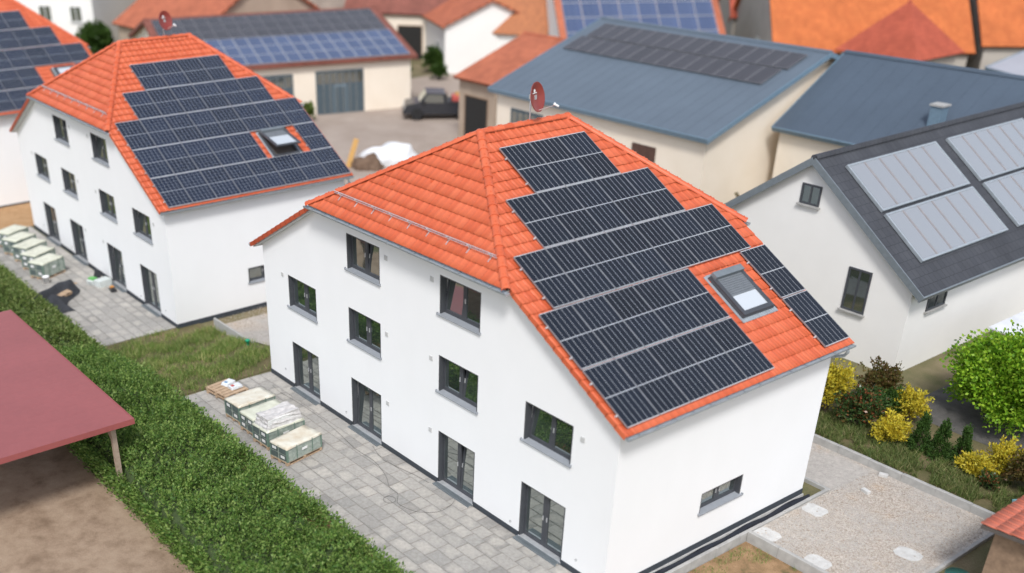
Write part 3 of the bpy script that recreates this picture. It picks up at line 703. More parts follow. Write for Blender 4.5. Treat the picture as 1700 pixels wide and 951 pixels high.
def skylight(h, opened, shutter, label):
    y0, y1, a, b = h['sky'][4]
    th = h['th']; U = Vector((0, 1, 0)); V = Vector((math.cos(th), 0, -math.sin(th))); Nn = Vector((math.sin(th), 0, math.cos(th)))
    O = Vector((-h['W']/2, y0, h['hr']))+V*b
    mw = h['M'] @ frame_matrix(O, U, -V, Nn)
    w, ln = y1-y0, b-a
    root = empty('roof_window'); root.matrix_world = mw; tag(root, label, 'roof window', 'roof windows')
    mb = MB(); ring_(mb, 0, w, 0, ln, .10, -.12, .10); mb.build('frame', M['frame'], root)
    fl = MB(); fl.box(-.09, w+.09, -.13, -.004, .03, .042); fl.box(-.09, -.004, -.004, ln+.08, .03, .04); fl.box(w+.004, w+.09, -.004, ln+.08, .03, .04); fl.box(-.004, w+.004, ln+.004, ln+.1, .03, .04)
    n = 13
    for k in range(n): fl.box(-.09+k*(w+.18)/n, -.09+(k+.55)*(w+.18)/n, -.128, -.03, .042, .058)
    fl.build('flashing', M['zinc'], root)
    T = Matrix.Identity(4)
    if opened: T = Matrix.Translation((0, ln*.99, .10)) @ Matrix.Rotation(R(-16), 4, 'X') @ Matrix.Translation((0, -ln*.99, -.10))
    sash = MB(); ring_(sash, .02, w-.02, .02, ln-.02, .125, .10, .15); so_ = sash.build('sash', M['frame'], root, T)
    MB().box(.14, w-.14, .14, ln-.14, .11, .122).build('pane', M['skyglass'], root, T)
    if opened:
        MB().box(.075, w-.075, .075, ln-.075, -.115, -.10).build('dark_hollow', M['darkvoid'], root)  # dark sheet closing the opening, shade of the room below painted as colour
        MB().box(w*.55, w-.08, .08, ln*.45, -.09, -.08).build('reveal', M['white'], root)
    if shutter:
        s = MB(); s.box(.06, w-.06, ln-.17, ln+.02, .10, .24); s.build('shutter_box', M['zinc_dark'], root, T)
        n = 9; depth = shutter
        for k in range(n):
            yy = ln-.17-(k+1)*depth/n; MB().cbox(.14, w-.14, yy, yy+depth/n*.9, .1225, .145, .008).build('slat', M['slat'], root, T)
    return root
def ring_(mb, x0, x1, y0, y1, w, z0, z1):
    mb.box(x0, x0+w, y0, y1, z0, z1); mb.box(x1-w, x1, y0, y1, z0, z1); mb.box(x0+w, x1-w, y0, y0+w, z0, z1); mb.box(x0+w, x1-w, y1-w, y1, z0, z1)
M['skyglass'] = mat_glass('roof_window_glass', (.62, .65, .68), .16)

H1 = dict(ox=0, oy=0, oz=0, rot=0, W=16.217, D=8.167, he=4.66, hr=9.419, oe=.371, og=.264, yf=2.44, yr=2.49, ov=.388, hh=6.94, dzw=0.0, zp=.05, side=(3.42, 5.12, 1.0, 1.62))
H2 = dict(ox=-23.956, oy=.025, oz=-.906, rot=-.0054, W=16.777, D=8.398, he=4.904, hr=9.74, oe=.26, og=.271, yf=2.532, yr=2.546, ov=.312, hh=7.204, dzw=.19, zp=.15, side=(3.44, 5.1, 1.16, 1.8))
H3 = dict(H2); H3.update(ox=-45.365, oy=-1.056, oz=-.988, rot=.005)
# panel layouts: (y0, n, v0, v1)
P1 = [(2.49, 3, .765, 2.50), (1.43, 5, 2.52, 4.255), (.375, 7, 4.28, 6.015), (-.155, 5, 6.06, 7.80), (7.27, 1, 6.06, 7.80), (-.15, 5, 7.83, 9.575), (7.27, 1, 7.83, 9.575)]
L2 = 9.9085; v5 = L2-.0414; pr = 1.652
P2 = [(2.236, 4, v5-5*pr, v5-4*pr-.02), (1.176, 6, v5-4*pr, v5-3*pr-.02), (.116, 8, v5-3*pr, v5-2*pr-.02), (.116, 5, v5-2*pr, v5-pr-.02), (7.536, 1, v5-2*pr, v5-pr-.02), (.116, 8, v5-pr, v5-.02)]
P3 = [(1.6, 4, 1.7, 3.27), (1.63, 5, 3.33, 4.92), (1.63, 6, 5.0, 6.56), (.5, 4, 6.6, 8.18), (7.3, 1, 6.6, 8.18), (.5, 7, 8.23, 9.8)]
PITCH = {1: 1.06, 2: 1.06, 3: 1.13}
for h, P, k in ((H1, P1, 1), (H2, P2, 2), (H3, P3, 3)): h['pv'] = [(y0, y0+n*PITCH[k], a, b) for y0, n, a, b in P]
H1['sky'] = (5.45, 6.95, 6.50, 8.0, (5.56, 6.82, 6.50, 7.95)); H2['sky'] = (5.70, 7.10, 6.62, 8.25, (5.78, 7.02, 6.66, 8.16)); H3['sky'] = (5.9, 7.3, 6.75, 8.3, (6.0, 7.15, 6.8, 8.2))
new_house(H1, 'white three-storey house with orange hipped roof, nearest the camera', {0: (1,), 1: (0,), 4: (1,), 5: (0,), 7: (0,), 8: (1,)})
new_house(H2, 'white three-storey house with orange hipped roof, middle one of the row', {0: (1,), 1: (0,), 5: (0,), 7: (1,), 8: (0,)})
new_house(H3, 'white house with orange roof at the left edge, farthest of the row', {}, caps=0, detail=False)
skylight(H1, False, .62, 'grey roof window with half-lowered shutter, on the nearest house')
skylight(H2, True, .42, 'grey roof window swung open, on the middle house')
skylight(H3, False, 0, 'closed roof window half hidden behind the middle house roof ridge')

# ------------------------------------------------------------------ solar panels
def panel_meshes(w, hgt, cellmat, style, tagn):
    f = MB(); t = .009; ty = .016
    f.cur = 1; f.box(0, t, 0, hgt, 0, .040); f.box(w-t, w, 0, hgt, 0, .040); f.cur = 0; f.box(t, w-t, 0, ty, 0, .040); f.box(t, w-t, hgt-ty, hgt, 0, .040)
    b = MB(); b.box(t, w-t, ty, hgt-ty, .026, .034)
    nc = 6; cells = []
    mid = .026; mg = .0135; mgy = .022; gx_ = .0115 if style == 'a' else .0105
    cwid = (w-2*mg-(nc-1)*gx_)/nc
    for half in (0, 1):
        c = MB(); y0 = mgy if half == 0 else hgt/2+mid/2; y1 = hgt/2-mid/2 if half == 0 else hgt-mgy
        nr = 1 if style == 'a' else 5; gy = .006
        rh = (y1-y0-(nr-1)*gy)/nr
        for i in range(nc):
            for j in range(nr):
                xa = mg+i*(cwid+gx_); ya_ = y0+j*(rh+gy)
                c.add([(xa, ya_, .0365), (xa+cwid, ya_, .0365), (xa+cwid, ya_+rh, .0365), (xa, ya_+rh, .0365)], [(0, 1, 2, 3)])
        cells.append(c.mesh('cell_field', cellmat))
    clampm = MB(); 
    for yy in (.22, .78): clampm.box(-.05, .02, hgt*yy-.02, hgt*yy+.02, -.035, .0); clampm.box(-.012, .0, hgt*yy-.02, hgt*yy+.02, 0, .045)
    return f.mesh('panel_frame', [M['pvframe'], M['pvside']]), b.mesh('backsheet', M['pvback'] if style == 'a' else M['pvback2']), cells, clampm.mesh('rail_end', M['alu'])
def panels(h, layout, pitch, style, where, rownames, tone):
    th = h['th']; U = Vector((0, 1, 0)); V = Vector((math.cos(th), 0, -math.sin(th))); Nn = Vector((math.sin(th), 0, math.cos(th)))
    cache = {}
    arr = empty('solar_array'); arr.matrix_world = h['M'] @ frame_matrix(Vector((-h['W']/2, 0, h['hr']))+V*h['L'], U, -V, Nn); ainv = arr.matrix_world.inverted()
    tag(arr, 'stepped array of %s solar panels on the roof of the %s house' % (tone, where), 'solar array', 'solar arrays on the new houses')
    for ri, (y0, n, a, b) in enumerate(layout):
        hg = round(b-a, 2); w = pitch-.018
        if hg not in cache: cache[hg] = panel_meshes(w, hg, M['cell_a'] if style == 'a' else M['cell_b'], style, where)
        f, bs, cl, rl = cache[hg]
        for i in range(n):
            O = Vector((-h['W']/2, y0+i*pitch, h['hr']))+V*b+Nn*.085
            mw = h['M'] @ frame_matrix(O, U, -V, Nn)
            o = link('solar_panel', f, arr, ainv @ mw)
            link('backsheet', bs, o)
            for c_ in cl: link('cell_field', c_, o)
            if i == 0: link('rail_end', rl, o)
RN = ['top', 'second', 'third', 'fourth', 'fourth', 'bottom', 'bottom']
panels(H1, P1, PITCH[1], 'a', 'nearest', RN, 'black')
panels(H2, P2, PITCH[2], 'b', 'middle', RN, 'blue-gridded')
panels(H3, P3, PITCH[3], 'a3', 'farthest', RN, 'dark')

def dish(loc, rz, label, r=.345):
    root = empty('satellite_dish', loc, rz); tag(root, label, 'satellite dish')
    MB().tube([(0, 0, -.25), (0, 0, .62)], .022, 8).build('mast', M['alu'], root, smooth=True)
    tlt = Matrix.Translation((0, -.14, .62)) @ Matrix.Rotation(R(78), 4, 'X')       # bowl opening towards -y, slightly up
    prof = [(r*t, .18*r*(t*t)*1.4) for t in (0.001, .2, .4, .6, .8, .95, 1.0)]
    prof2 = [(r*1.0, .18*r*1.4+.012), (r*.97, .25*r-.02), (r*.6, .018+.0907*r), (.001, .015)]
    S = Matrix.Scale(1.12, 4, (0, 1, 0))
    mb = MB(); mb.lathe(prof+[(r*1.025, .18*r*1.4), (r*1.025, .18*r*1.4-.02), (r*.8, .1*r), (r*.4, -.0), (.001, -.02)], 32, tlt @ S); mb.build('reflector', M['dish'], root, smooth=True)
    e = tlt @ Vector((0, -r*1.05, .10)); t = tlt @ Vector((0, -r*.75, .62))
    a = MB(); a.tube([tuple(tlt @ Vector((0, -r*1.02, .02))), tuple(t)], .014, 6); a.build('feed_arm', M['alu'], root)
    l = MB(); d_ = (tlt @ Vector((0, 0, .2))-t).normalized(); l.tube([tuple(t-d_*.09), tuple(t+d_*.02), tuple(t+d_*.06)], [.03, .03, .05], 10); l.build('feed_head', M['white'], root, smooth=True)
    br = MB(); br.box(-.05, .05, -.16, .03, .56, .68); br.build('bracket', M['alu'], root)
    lg = MB(); cz = .18*r*.5*.5*1.4+.012
    lg.lathe([(.0, .01), (.045, .01)], 14, tlt @ Matrix.Translation((-.05, r*.50, .18*r*1.4*.26))); lg.box(-.16, .06, r*.30, r*.36, .18*r*1.4*.12+.012, .18*r*1.4*.12+.02, tlt)
    lg.build('white_emblem', M['paper'], root)
    return root
dish((-8.108, 4.22, 9.52), R(106), 'brick red satellite dish on the ridge of the nearest house')
d2 = dish((-23.956-8.39, 4.72, 9.74-.906+.1), R(104), 'brick red satellite dish on the ridge of the middle house')

M_TILE2 = TILE_ME.copy(); M_TILE2.materials[0] = mat_tile('salmon_tile', (.58, .15, .085), (.62, .17, .10), (.66, .19, .115))
# ------------------------------------------------------------------ kerbs, slabs, membrane beside the nearest house
def kerb(label, a, b, w, z0, z1, piece=1.0):
    a, b = Vector((*a, 0)), Vector((*b, 0)); d = b-a; ln = d.length; d.normalize(); ang = math.atan2(d.y, d.x)
    root = empty('concrete_kerb', (a.x, a.y, z0), ang); tag(root, label, 'kerb', 'concrete kerbs round the gravel yard')
    n = max(1, round(ln/piece)); st = ln/n
    me = MB().cbox(.004, st-.004, -w/2, w/2, 0, z1-z0, .012).mesh('kerb_stone', M['concrete'])
    for k in range(n):
        o = link('kerb_stone', me, root); o.location = (k*st, random.uniform(-.006, .006), random.uniform(-.008, .006)); o.rotation_euler = (0, random.gauss(0, .004), random.gauss(0, .003))
kerb('long concrete kerb at the back of the gravel yard, below the shrubs', (-3.0, 11.31), (4.45, 11.31), .12, -.45, .03)
kerb('pale low concrete kerb on the right side of the gravel yard', (4.36, 4.2), (4.36, 11.22), .11, -.55, -.17)
kerb('concrete kerb facing the sandy bed, front of the gravel yard', (.33, 5.38), (4.28, 5.38), .12, -.7, -.13)
kerb('narrow concrete kerb running along the side wall of the nearest house', (.27, -1.0), (.27, 9.04), .10, -.6, -.17)
kerb('short kerb closing the trench behind the nearest house corner', (.33, 9.1), (-1.5, 9.1), .10, -.6, -.17)
kerb('kerb between the meadow lawn and the gravel path', (-23.1, 1.3), (-16.3, 1.3), .09, -.98, -.50, 1.0)
for (x, y, a, lab) in ((.70, 7.85, 0, 'white slab set in gravel beside the house trench corner'), (.68, 5.75, 3, 'white slab behind the front kerb, next to the trench kerb'),
                       (2.28, 5.72, -2, 'white slab behind the front kerb, at the lower edge of the picture'), (3.5, 7.95, 4, 'white slab at the right side of the gravel yard')):
    mb = MB(); n = 14; P = []
    for i in range(n):
        t = 2*math.pi*i/n; r = 1/max(abs(math.cos(t))/.33, abs(math.sin(t))/.27)**1.0; r = min(r, .39); P.append((r*math.cos(t)+random.gauss(0, .012), r*math.sin(t)+random.gauss(0, .012)))
    mb.prism(P, -.1, .012); o = mb.build('stone_slab', M['chalk']); o.location = (x, y, -.22); o.rotation_euler = (0, 0, R(a)); tag(o, lab, 'slab', 'white slabs in the gravel yard')
for (x, y, a, lab) in ((.80, 11.1, 20, 'loose concrete block lying against the back kerb'), (1.01, 9.86, -15, 'loose concrete block out on the open gravel')):
    o = MB().cbox(-.13, .13, -.07, .07, 0, .10, .01).build('concrete_block', M['chalk']); o.location = (x, y, -.225); o.rotation_euler = (0, 0, R(a)); tag(o, lab, 'block', 'loose blocks')
# membrane crumpled in the trench
n = 60; V = []; F = []
for i in range(n+1):
    y = -.6+9.0*i/n; wv = .025*math.sin(i*1.7)+.02*math.sin(i*.63)
    for (x, z) in ((.07, -.16+.05*math.sin(i*.5)*(i/n)), (.10+wv, -.20+wv), (.14+wv, -.23-wv*.5), (.19, -.31+wv*.6), (.215, -.24+wv)): V.append((x, y, z))
for i in range(n):
    for k in range(4): F.append((i*5+k, i*5+k+1, (i+1)*5+k+1, (i+1)*5+k))
o = MB().add(V, F).build('foundation_membrane', M['membrane'], smooth=True); tag(o, 'crumpled black foundation membrane along the side wall of the nearest house', 'membrane')
# loose gravel stones (stuff)
def pebbles(name, label, boxes, n, mat, s0, s1):
    ico = np.array([(1, 0, 0), (-1, 0, 0), (0, 1, 0), (0, -1, 0), (0, 0, 1), (0, 0, -1)], float)*np.array((1, .8, .6)); fc = np.array([(0, 2, 4), (2, 1, 4), (1, 3, 4), (3, 0, 4), (2, 0, 5), (1, 2, 5), (3, 1, 5), (0, 3, 5)])
    A = []; Q = []
    for k in range(n):
        x0, x1, y0, y1, z = boxes[k % len(boxes)]; x, y = RNG.uniform(x0, x1), RNG.uniform(y0, y1); s = RNG.uniform(s0, s1)*(1+.9*(RNG.random() > .95)); t = RNG.uniform(0, 6.28)
        B = np.array([[math.cos(t), math.sin(t), 0], [-math.sin(t), math.cos(t), 0], [0, 0, 1]]); jit = 1+RNG.uniform(-.25, .25, (6, 1))
        A.append((ico*jit*s) @ B+np.array((x, y, (float(gz(x, y)) if z is None else 0)+(z or 0)+s*.2))); Q.append(fc+6*k)
    o = link(name, np_mesh(name, np.concatenate(A), np.concatenate(Q), mat)); tag(o, label, None, None, 'stuff'); o['category'] = 'gravel'
M['pebble'] = mat_tile('gravel_stones', (.34, .285, .235), (.47, .41, .35), (.62, .57, .51), .9)
pebbles('gravel_stones', 'loose beige gravel spread over the yard and the path', [(.4, 4.2, 5.5, 11.15, -.22)]*4+[(-23, -16.4, 1.45, 6, -.5)], 20000, M['pebble'], .008, .022)

# ------------------------------------------------------------------ pallets and building material
def pallet(parent, w, l, z=0.0):
    for i in range(5 if w < .9 else 6):
        n = 5 if w < .9 else 6; x = -w/2+(i+.5)*w/n; MB().box(x-w/n*.40, x+w/n*.40, -l/2, l/2, z+.095, z+.115).build('board', M['wood'], parent)
    for y in (-l/2+.05, 0, l/2-.05):
        MB().box(-w/2, w/2, y-.045, y+.045, z+.075, z+.0945).build('crosspiece', M['wood'], parent)
        for x in (-w/2+.06, 0, w/2-.06): MB().box(x-.055, x+.055, y-.045, y+.045, z+.018, z+.0745).build('block', M['wood'], parent)
    for x in (-w/2+.06, 0, w/2-.06): MB().box(x-.045, x+.045, -l/2, l/2, z, z+.0175).build('skid', M['wood'], parent)
def lumpy_box(w, l, h, z0, amp, nx=8, ny=12, nz=5, taper=.03, seed=0):
    r = np.random.default_rng(seed); mb = bmesh.new()
    bmesh.ops.create_cube(mb, size=1.0)
    bmesh.ops.subdivide_edges(mb, edges=mb.edges[:], cuts=7, use_grid_fill=True)
    ph = r.uniform(0, 6, 6)
    for v in mb.verts:
        x, y, z = v.co; t = z+.5
        X = x*w*(1-taper*t); Y = y*l*(1-taper*t*.6); Z = z0+t*h
        d = amp*(math.sin(9*y+ph[0]+5*z)+math.sin(13*x+ph[1]-4*y)+math.sin(17*z+ph[2]+6*y))*.5+r.normal(0, amp*.35)
        n = Vector((x*abs(x), y*abs(y), z*abs(z))); n = n.normalized() if n.length > 0 else n
        v.co = (X+n.x*d, Y+n.y*d, Z+(n.z*d if t > .05 else 0))
    me = bpy.data.meshes.new('load'); mb.to_mesh(me); mb.free(); return me
def wrapped(loc, rz, w, l, h, label, kind='green', grp='wrapped tile pallets', pile=False, seed=0):
    root = empty('wrapped_pallet', loc, R(rz)); tag(root, label, 'pallet', grp)
    pallet(root, w, l)
    me = lumpy_box(w-.02, l-.02, h, .116, .006, seed=seed); me.materials.append(M['film_side']); link('load', me, root)
    top = lumpy_box(w+.005, l+.005, .05, .116+h-.028, .008, seed=seed+50); top.materials.append(M['film_cream'] if kind == 'cream' else M['film_top']); top.polygons.foreach_set('use_smooth', [True]*len(top.polygons)); link('top_sheet', top, root)
    zt = .116+h
    for sx in (-1, 1):
        for sy in (-1, 1):
            x, y = sx*(w/2-.004), sy*(l/2-.004)
            MB().box(min(x, x-sx*.05), max(x, x-sx*.05), min(y+sy*.008, y), max(y+sy*.008, y), .13, zt-.03).build('corner_guard', M['strap'], root)
            MB().box(min(x+sx*.008, x), max(x+sx*.008, x), min(y, y-sy*.05), max(y, y-sy*.05), .13, zt-.03).build('corner_guard', M['strap'], root)
    for y in (-l*.22, l*.22):
        MB().box(-w/2-.008, w/2+.008, y-.012, y+.012, zt+.004, zt+.013).build('strap_band', M['strap'], root)
        for sx in (-1, 1): MB().box(min(sx*(w/2+.002), sx*(w/2+.01)), max(sx*(w/2+.002), sx*(w/2+.01)), y-.012, y+.012, .13, zt).build('strap_band', M['strap'], root)
    MB().box(-.012, .012, -l/2-.008, l/2+.008, zt+.004, zt+.012).build('strap_band', M['strap'], root)
    # cartons showing through the film on the short ends, with paper labels
    for sy in (-1, 1):
        for i in (-1, 1):
            for j in (0, 1):
                cx, cz = i*w*.235, .13+h*(.26+.46*j)
                y = sy*(l/2+.0); MB().box(cx-w*.19, cx+w*.19, min(y, y+sy*.006), max(y, y+sy*.006), cz-h*.19, cz+h*.19).build('carton_end', M['carton'], root)
                if (i+j+seed) % 3: MB().box(cx-w*.10, cx+w*.12, min(y+sy*.006, y+sy*.010), max(y+sy*.006, y+sy*.010), cz-h*.09, cz+h*.10).build('paper_label', M['paper'], root)
    MB().box(w/2+.004, w/2+.010, -.12, .10, .13+h*.45, .13+h*.62).build('paper_label', M['paper'], root)
    if pile:
        pm = lumpy_box(w*.86, l*.92, .36, zt+.012, .028, taper=.16, seed=99); pm.materials.append(M['film_white']); link('shrink_wrapped_stack', pm, root)
        for k in range(5): MB().box(-w*.38, w*.38, -l*.40, l*.40, zt+.03+k*.062, zt+.03+k*.062+.05).build('stacked_sheet', M['paper'], root)
    return root
Z1 = .004
wrapped((-13.78, -2.22, Z1), 4, .86, 1.42, .52, 'green-wrapped pallet of cartons next to the pallet with bags', 'cream', seed=1)
wrapped((-12.72, -2.28, Z1), 3, .82, 1.40, .50, 'green-wrapped pallet half hidden behind the one with plastic bundle', 'green', seed=2)
wrapped((-11.78, -2.34, Z1), 4, .84, 1.42, .50, 'wrapped pallet carrying a crumpled clear plastic bundle on top', 'green', pile=True, seed=3)
wrapped((-10.62, -2.42, Z1), 10, .80, 1.42, .46, 'cream-topped wrapped pallet nearest the open paving', 'cream', seed=4)
Z2 = -.896
for k, (x, y, a, lab) in enumerate(((-33.3, -1.93, 26, 'wrapped pallet beside the white bucket, front of its row of five'), (-34.65, -1.82, 28, 'second wrapped pallet counted from the white bucket'),
                      (-35.98, -1.74, 27, 'third wrapped pallet counted from the white bucket, middle of five'), (-37.3, -1.78, 26, 'fourth wrapped pallet counted from the white bucket'), (-38.6, -1.7, 27, 'wrapped pallet cut by the left edge of the picture'))):
    wrapped((x, y, Z2), a, .88, 1.36, .63, lab, 'green', 'wrapped pallets by the middle house', seed=10+k)
# two stacked wooden pallets with bags
root = empty('pallet_stack', (-15.62, -2.1, Z1), R(8)); tag(root, 'two stacked bare wooden pallets holding two white bags', 'pallet'); 
pallet(root, 1.12, .95, 0); pallet(root, 1.16, .95, .116)
for (x, y, a, pm, lab, px) in ((-.20, .20, 12, 'bluep', 'white bag with blue print on the stacked pallets', 0), (.20, .20, -6, 'redp', 'white bag with red print on the stacked pallets', 1)):
    bm_ = lumpy_box(.30, .44, .09, 0, .010, taper=.12, seed=20+px); bm_.materials.append(M['bag']); o = link('cement_bag', bm_); o.matrix_world = root.matrix_basis @ Matrix.Translation((x, y, .234)) @ Matrix.Rotation(R(a), 4, 'Z')
    bm_.polygons.foreach_set('use_smooth', [True]*len(bm_.polygons))
    tag(o, lab, 'bag', 'bags on the pallets'); MB().box(-.07, .06, -.15, -.05, .097, .104).build('print', M[pm], o)
# bucket
root = empty('bucket', (-32.3, -2.4, Z2)); tag(root, 'white plastic bucket standing on the middle house terrace', 'bucket')
MB().lathe([(.0, .0), (.13, .0), (.155, .29), (.165, .29), (.165, .31), (.145, .31), (.125, .03), (0, .03)], 24).build('body', M['white'], root, smooth=True)
MB().tube([(.165, 0, .28), (.12, .10, .24), (0, .185, .22), (-.12, .10, .24), (-.165, 0, .28)], .006, 6).build('handle', M['alu'], root)
# black fleece heap and bare pallet on it
n = 26; V = []; F = []; r = np.random.default_rng(5)
px_, py_ = r.uniform(0, 6, 8), r.uniform(0, 6, 8)
for j in range(n+1):
    for i in range(n+1):
        a, b = i/n, j/n; x = 3.0*a-1.5+.25*math.sin(4*b+1); y = 1.5*b-.75+.22*math.sin(3.5*a*1.7+.5)
        e = min(a, 1-a, b, 1-b)*6; e = min(e, 1)
        z = e*(.12+.30*abs(math.sin(5*a+3*b+px_[0]))+.08*math.sin(11*a-7*b+px_[1])+.05*math.sin(15*b+6*a))+.01
        V.append((x*(1-.18*b), y-.25*a, max(z, .008)+.22*math.exp(-((a-.32)**2+(b-.55)**2)/.02)))
for j in range(n):
    for i in range(n): F.append((j*(n+1)+i, j*(n+1)+i+1, (j+1)*(n+1)+i+1, (j+1)*(n+1)+i))
o = MB().add(V, F).build('fleece_heap', M['tarp'], smooth=True); o.location = (-29.6, -3.0, Z2); o.rotation_euler = (0, 0, R(-14)); o.scale = (1.15, 1.3, 1.15); tag(o, 'crumpled heap of black fleece on the middle house terrace', 'fleece')
root = empty('wooden_pallet', (-30.15, -2.62, Z2+.20), R(20)); root.rotation_euler = (R(6), R(4), R(18)); tag(root, 'bare wooden pallet lying half under the black fleece', 'pallet'); pallet(root, 1.0, .7)
# tools by the patio door
root = empty('tool_box', (-30.95, -.72, Z2), R(25)); tag(root, 'black and green tool case standing open by the patio door', 'tool case')
MB().cbox(-.2, .2, -.2, .2, 0, .2, .02).build('case', M['foam'], root); MB().cbox(-.17, .17, -.12, .12, .2, .29, .02).build('green_tray', M['green_tool'], root)
MB().cbox(-.2, .2, -.02, .02, 0, .42, .015, Matrix.Translation((0, .24, .1)) @ Matrix.Rotation(R(-25), 4, 'X')).build('lid', M['black'], root)
MB().tube([(-.1, -.21, .1), (-.1, -.26, .1), (.1, -.26, .1), (.1, -.21, .1)], .012, 6).build('handle', M['black'], root)
o = MB().cbox(-.22, .22, -.32, .32, 0, .3, .02).build('foam_block', M['foam']); o.location = (-30.45, -.45, Z2); o.rotation_euler = (0, 0, R(12)); tag(o, 'pale foam block beside the tool case', 'block')
root = empty('charger_station', (-29.55, -.38, Z2), R(-10)); tag(root, 'black and yellow charger station by the patio door sill', 'charger')
MB().cbox(-.24, .24, -.13, .13, 0, .09, .02).build('base', M['black'], root)
for x in (-.13, .13): MB().cbox(x-.08, x+.08, -.08, .08, .09, .17, .015).build('battery', M['orange_tool'] if x < 0 else M['black'], root)
o = MB().cbox(-.05, .05, -.25, .25, 0, .03, .005).build('timber_offcut', M['wood']); o.location = (-31.55, -1.5, Z2); o.rotation_euler = (0, 0, R(-40)); tag(o, 'short timber offcut on the paving between bucket and tools', 'offcut')
# cable on the near terrace
pts = [(-15.26, -.55), (-14.6, -.62), (-14.08, -.58), (-12.65, -.53), (-11.2, -.62), (-9.79, -.8), (-8.8, -.78), (-7.89, -1.01), (-7.3, -1.3), (-6.86, -1.33), (-6.5, -1.6), (-6.25, -1.62), (-5.95, -1.55), (-5.7, -1.42), (-5.4, -1.0), (-5.45, -.5), (-5.68, -.12)]
def smooth_path(p, k=6):
    out = []; p = [np.array(q, float) for q in p]
    for i in range(len(p)-1):
        a, b, c_, d_ = p[max(i-1, 0)], p[i], p[i+1], p[min(i+2, len(p)-1)]
        for t in np.arange(k)/k: out.append(.5*((2*b)+(-a+c_)*t+(2*a-5*b+4*c_-d_)*t*t+(-a+3*b-3*c_+d_)*t**3))
    out.append(p[-1]); return out
o = MB().tube([(x, y, .012) for x, y in smooth_path(pts)], .005, 6).build('power_cable', M['cable'], smooth=True); tag(o, 'thin dark cable snaking over the near terrace to a patio door', 'cable')
o = MB().tube([(-6.72+.19*math.cos(t), -1.72+.17*math.sin(t), .03) for t in np.linspace(0, 6.4, 26)], .005, 6).build('cable_loop', M['cable'], smooth=True); tag(o, 'small loop of dark cable on the near terrace paving', 'cable')
o = MB().tube([(x, y, .016) for x, y in smooth_path([(-9.6, -.28), (-8.8, -.5), (-8.2, -.45), (-7.4, -.3), (-6.8, -.24)])], .005, 6).build('hose', M['cable'], smooth=True); tag(o, 'short dark cable close to the plinth between two patio doors', 'cable')
root = empty('plastic_cap', (-19.6, .9, float(gz(-19.6, .9)))); tag(root, 'green plastic cap in the lawn near the gravel path', 'cap'); MB().lathe([(0, .28), (.09, .26), (.10, .2), (.06, .18), (.05, -.05)], 14).build('cap', M['green_tape'], root, smooth=True)

# ------------------------------------------------------------------ foliage builders
def leaf_arrays(P, Dr, ln, wd, rng):
    """one diamond leaf per row: base P, direction Dr, length, half width"""
    n = len(P); Dr = Dr/np.linalg.norm(Dr, axis=1, keepdims=True)
    S = np.cross(Dr, rng.normal(0, 1, (n, 3))); S /= np.linalg.norm(S, axis=1, keepdims=True)+1e-9
    ln = ln[:, None]; wd = wd[:, None]
    V = np.stack([P, P+Dr*ln*.5+S*wd, P+Dr*ln, P+Dr*ln*.5-S*wd], 1).reshape(-1, 3)
    return V, np.arange(4*n).reshape(n, 4)
def leaf_obj(name, P, Dr, ln, wd, mat, parent=None, seed=0):
    V, Q = leaf_arrays(P, Dr, ln, wd, np.random.default_rng(seed)); return link(name, np_mesh(name, V, Q, mat), parent)
def fbm(x, y, s=1.0):
    return .5*np.sin(1.3*s*x+.7*np.sin(.9*s*y))+.3*np.sin(2.9*s*x+1.7*s*y+1.3)+.25*np.sin(2.1*s*y-1.1*s*x+.4)+.15*np.sin(5.3*s*x-4.1*s*y)
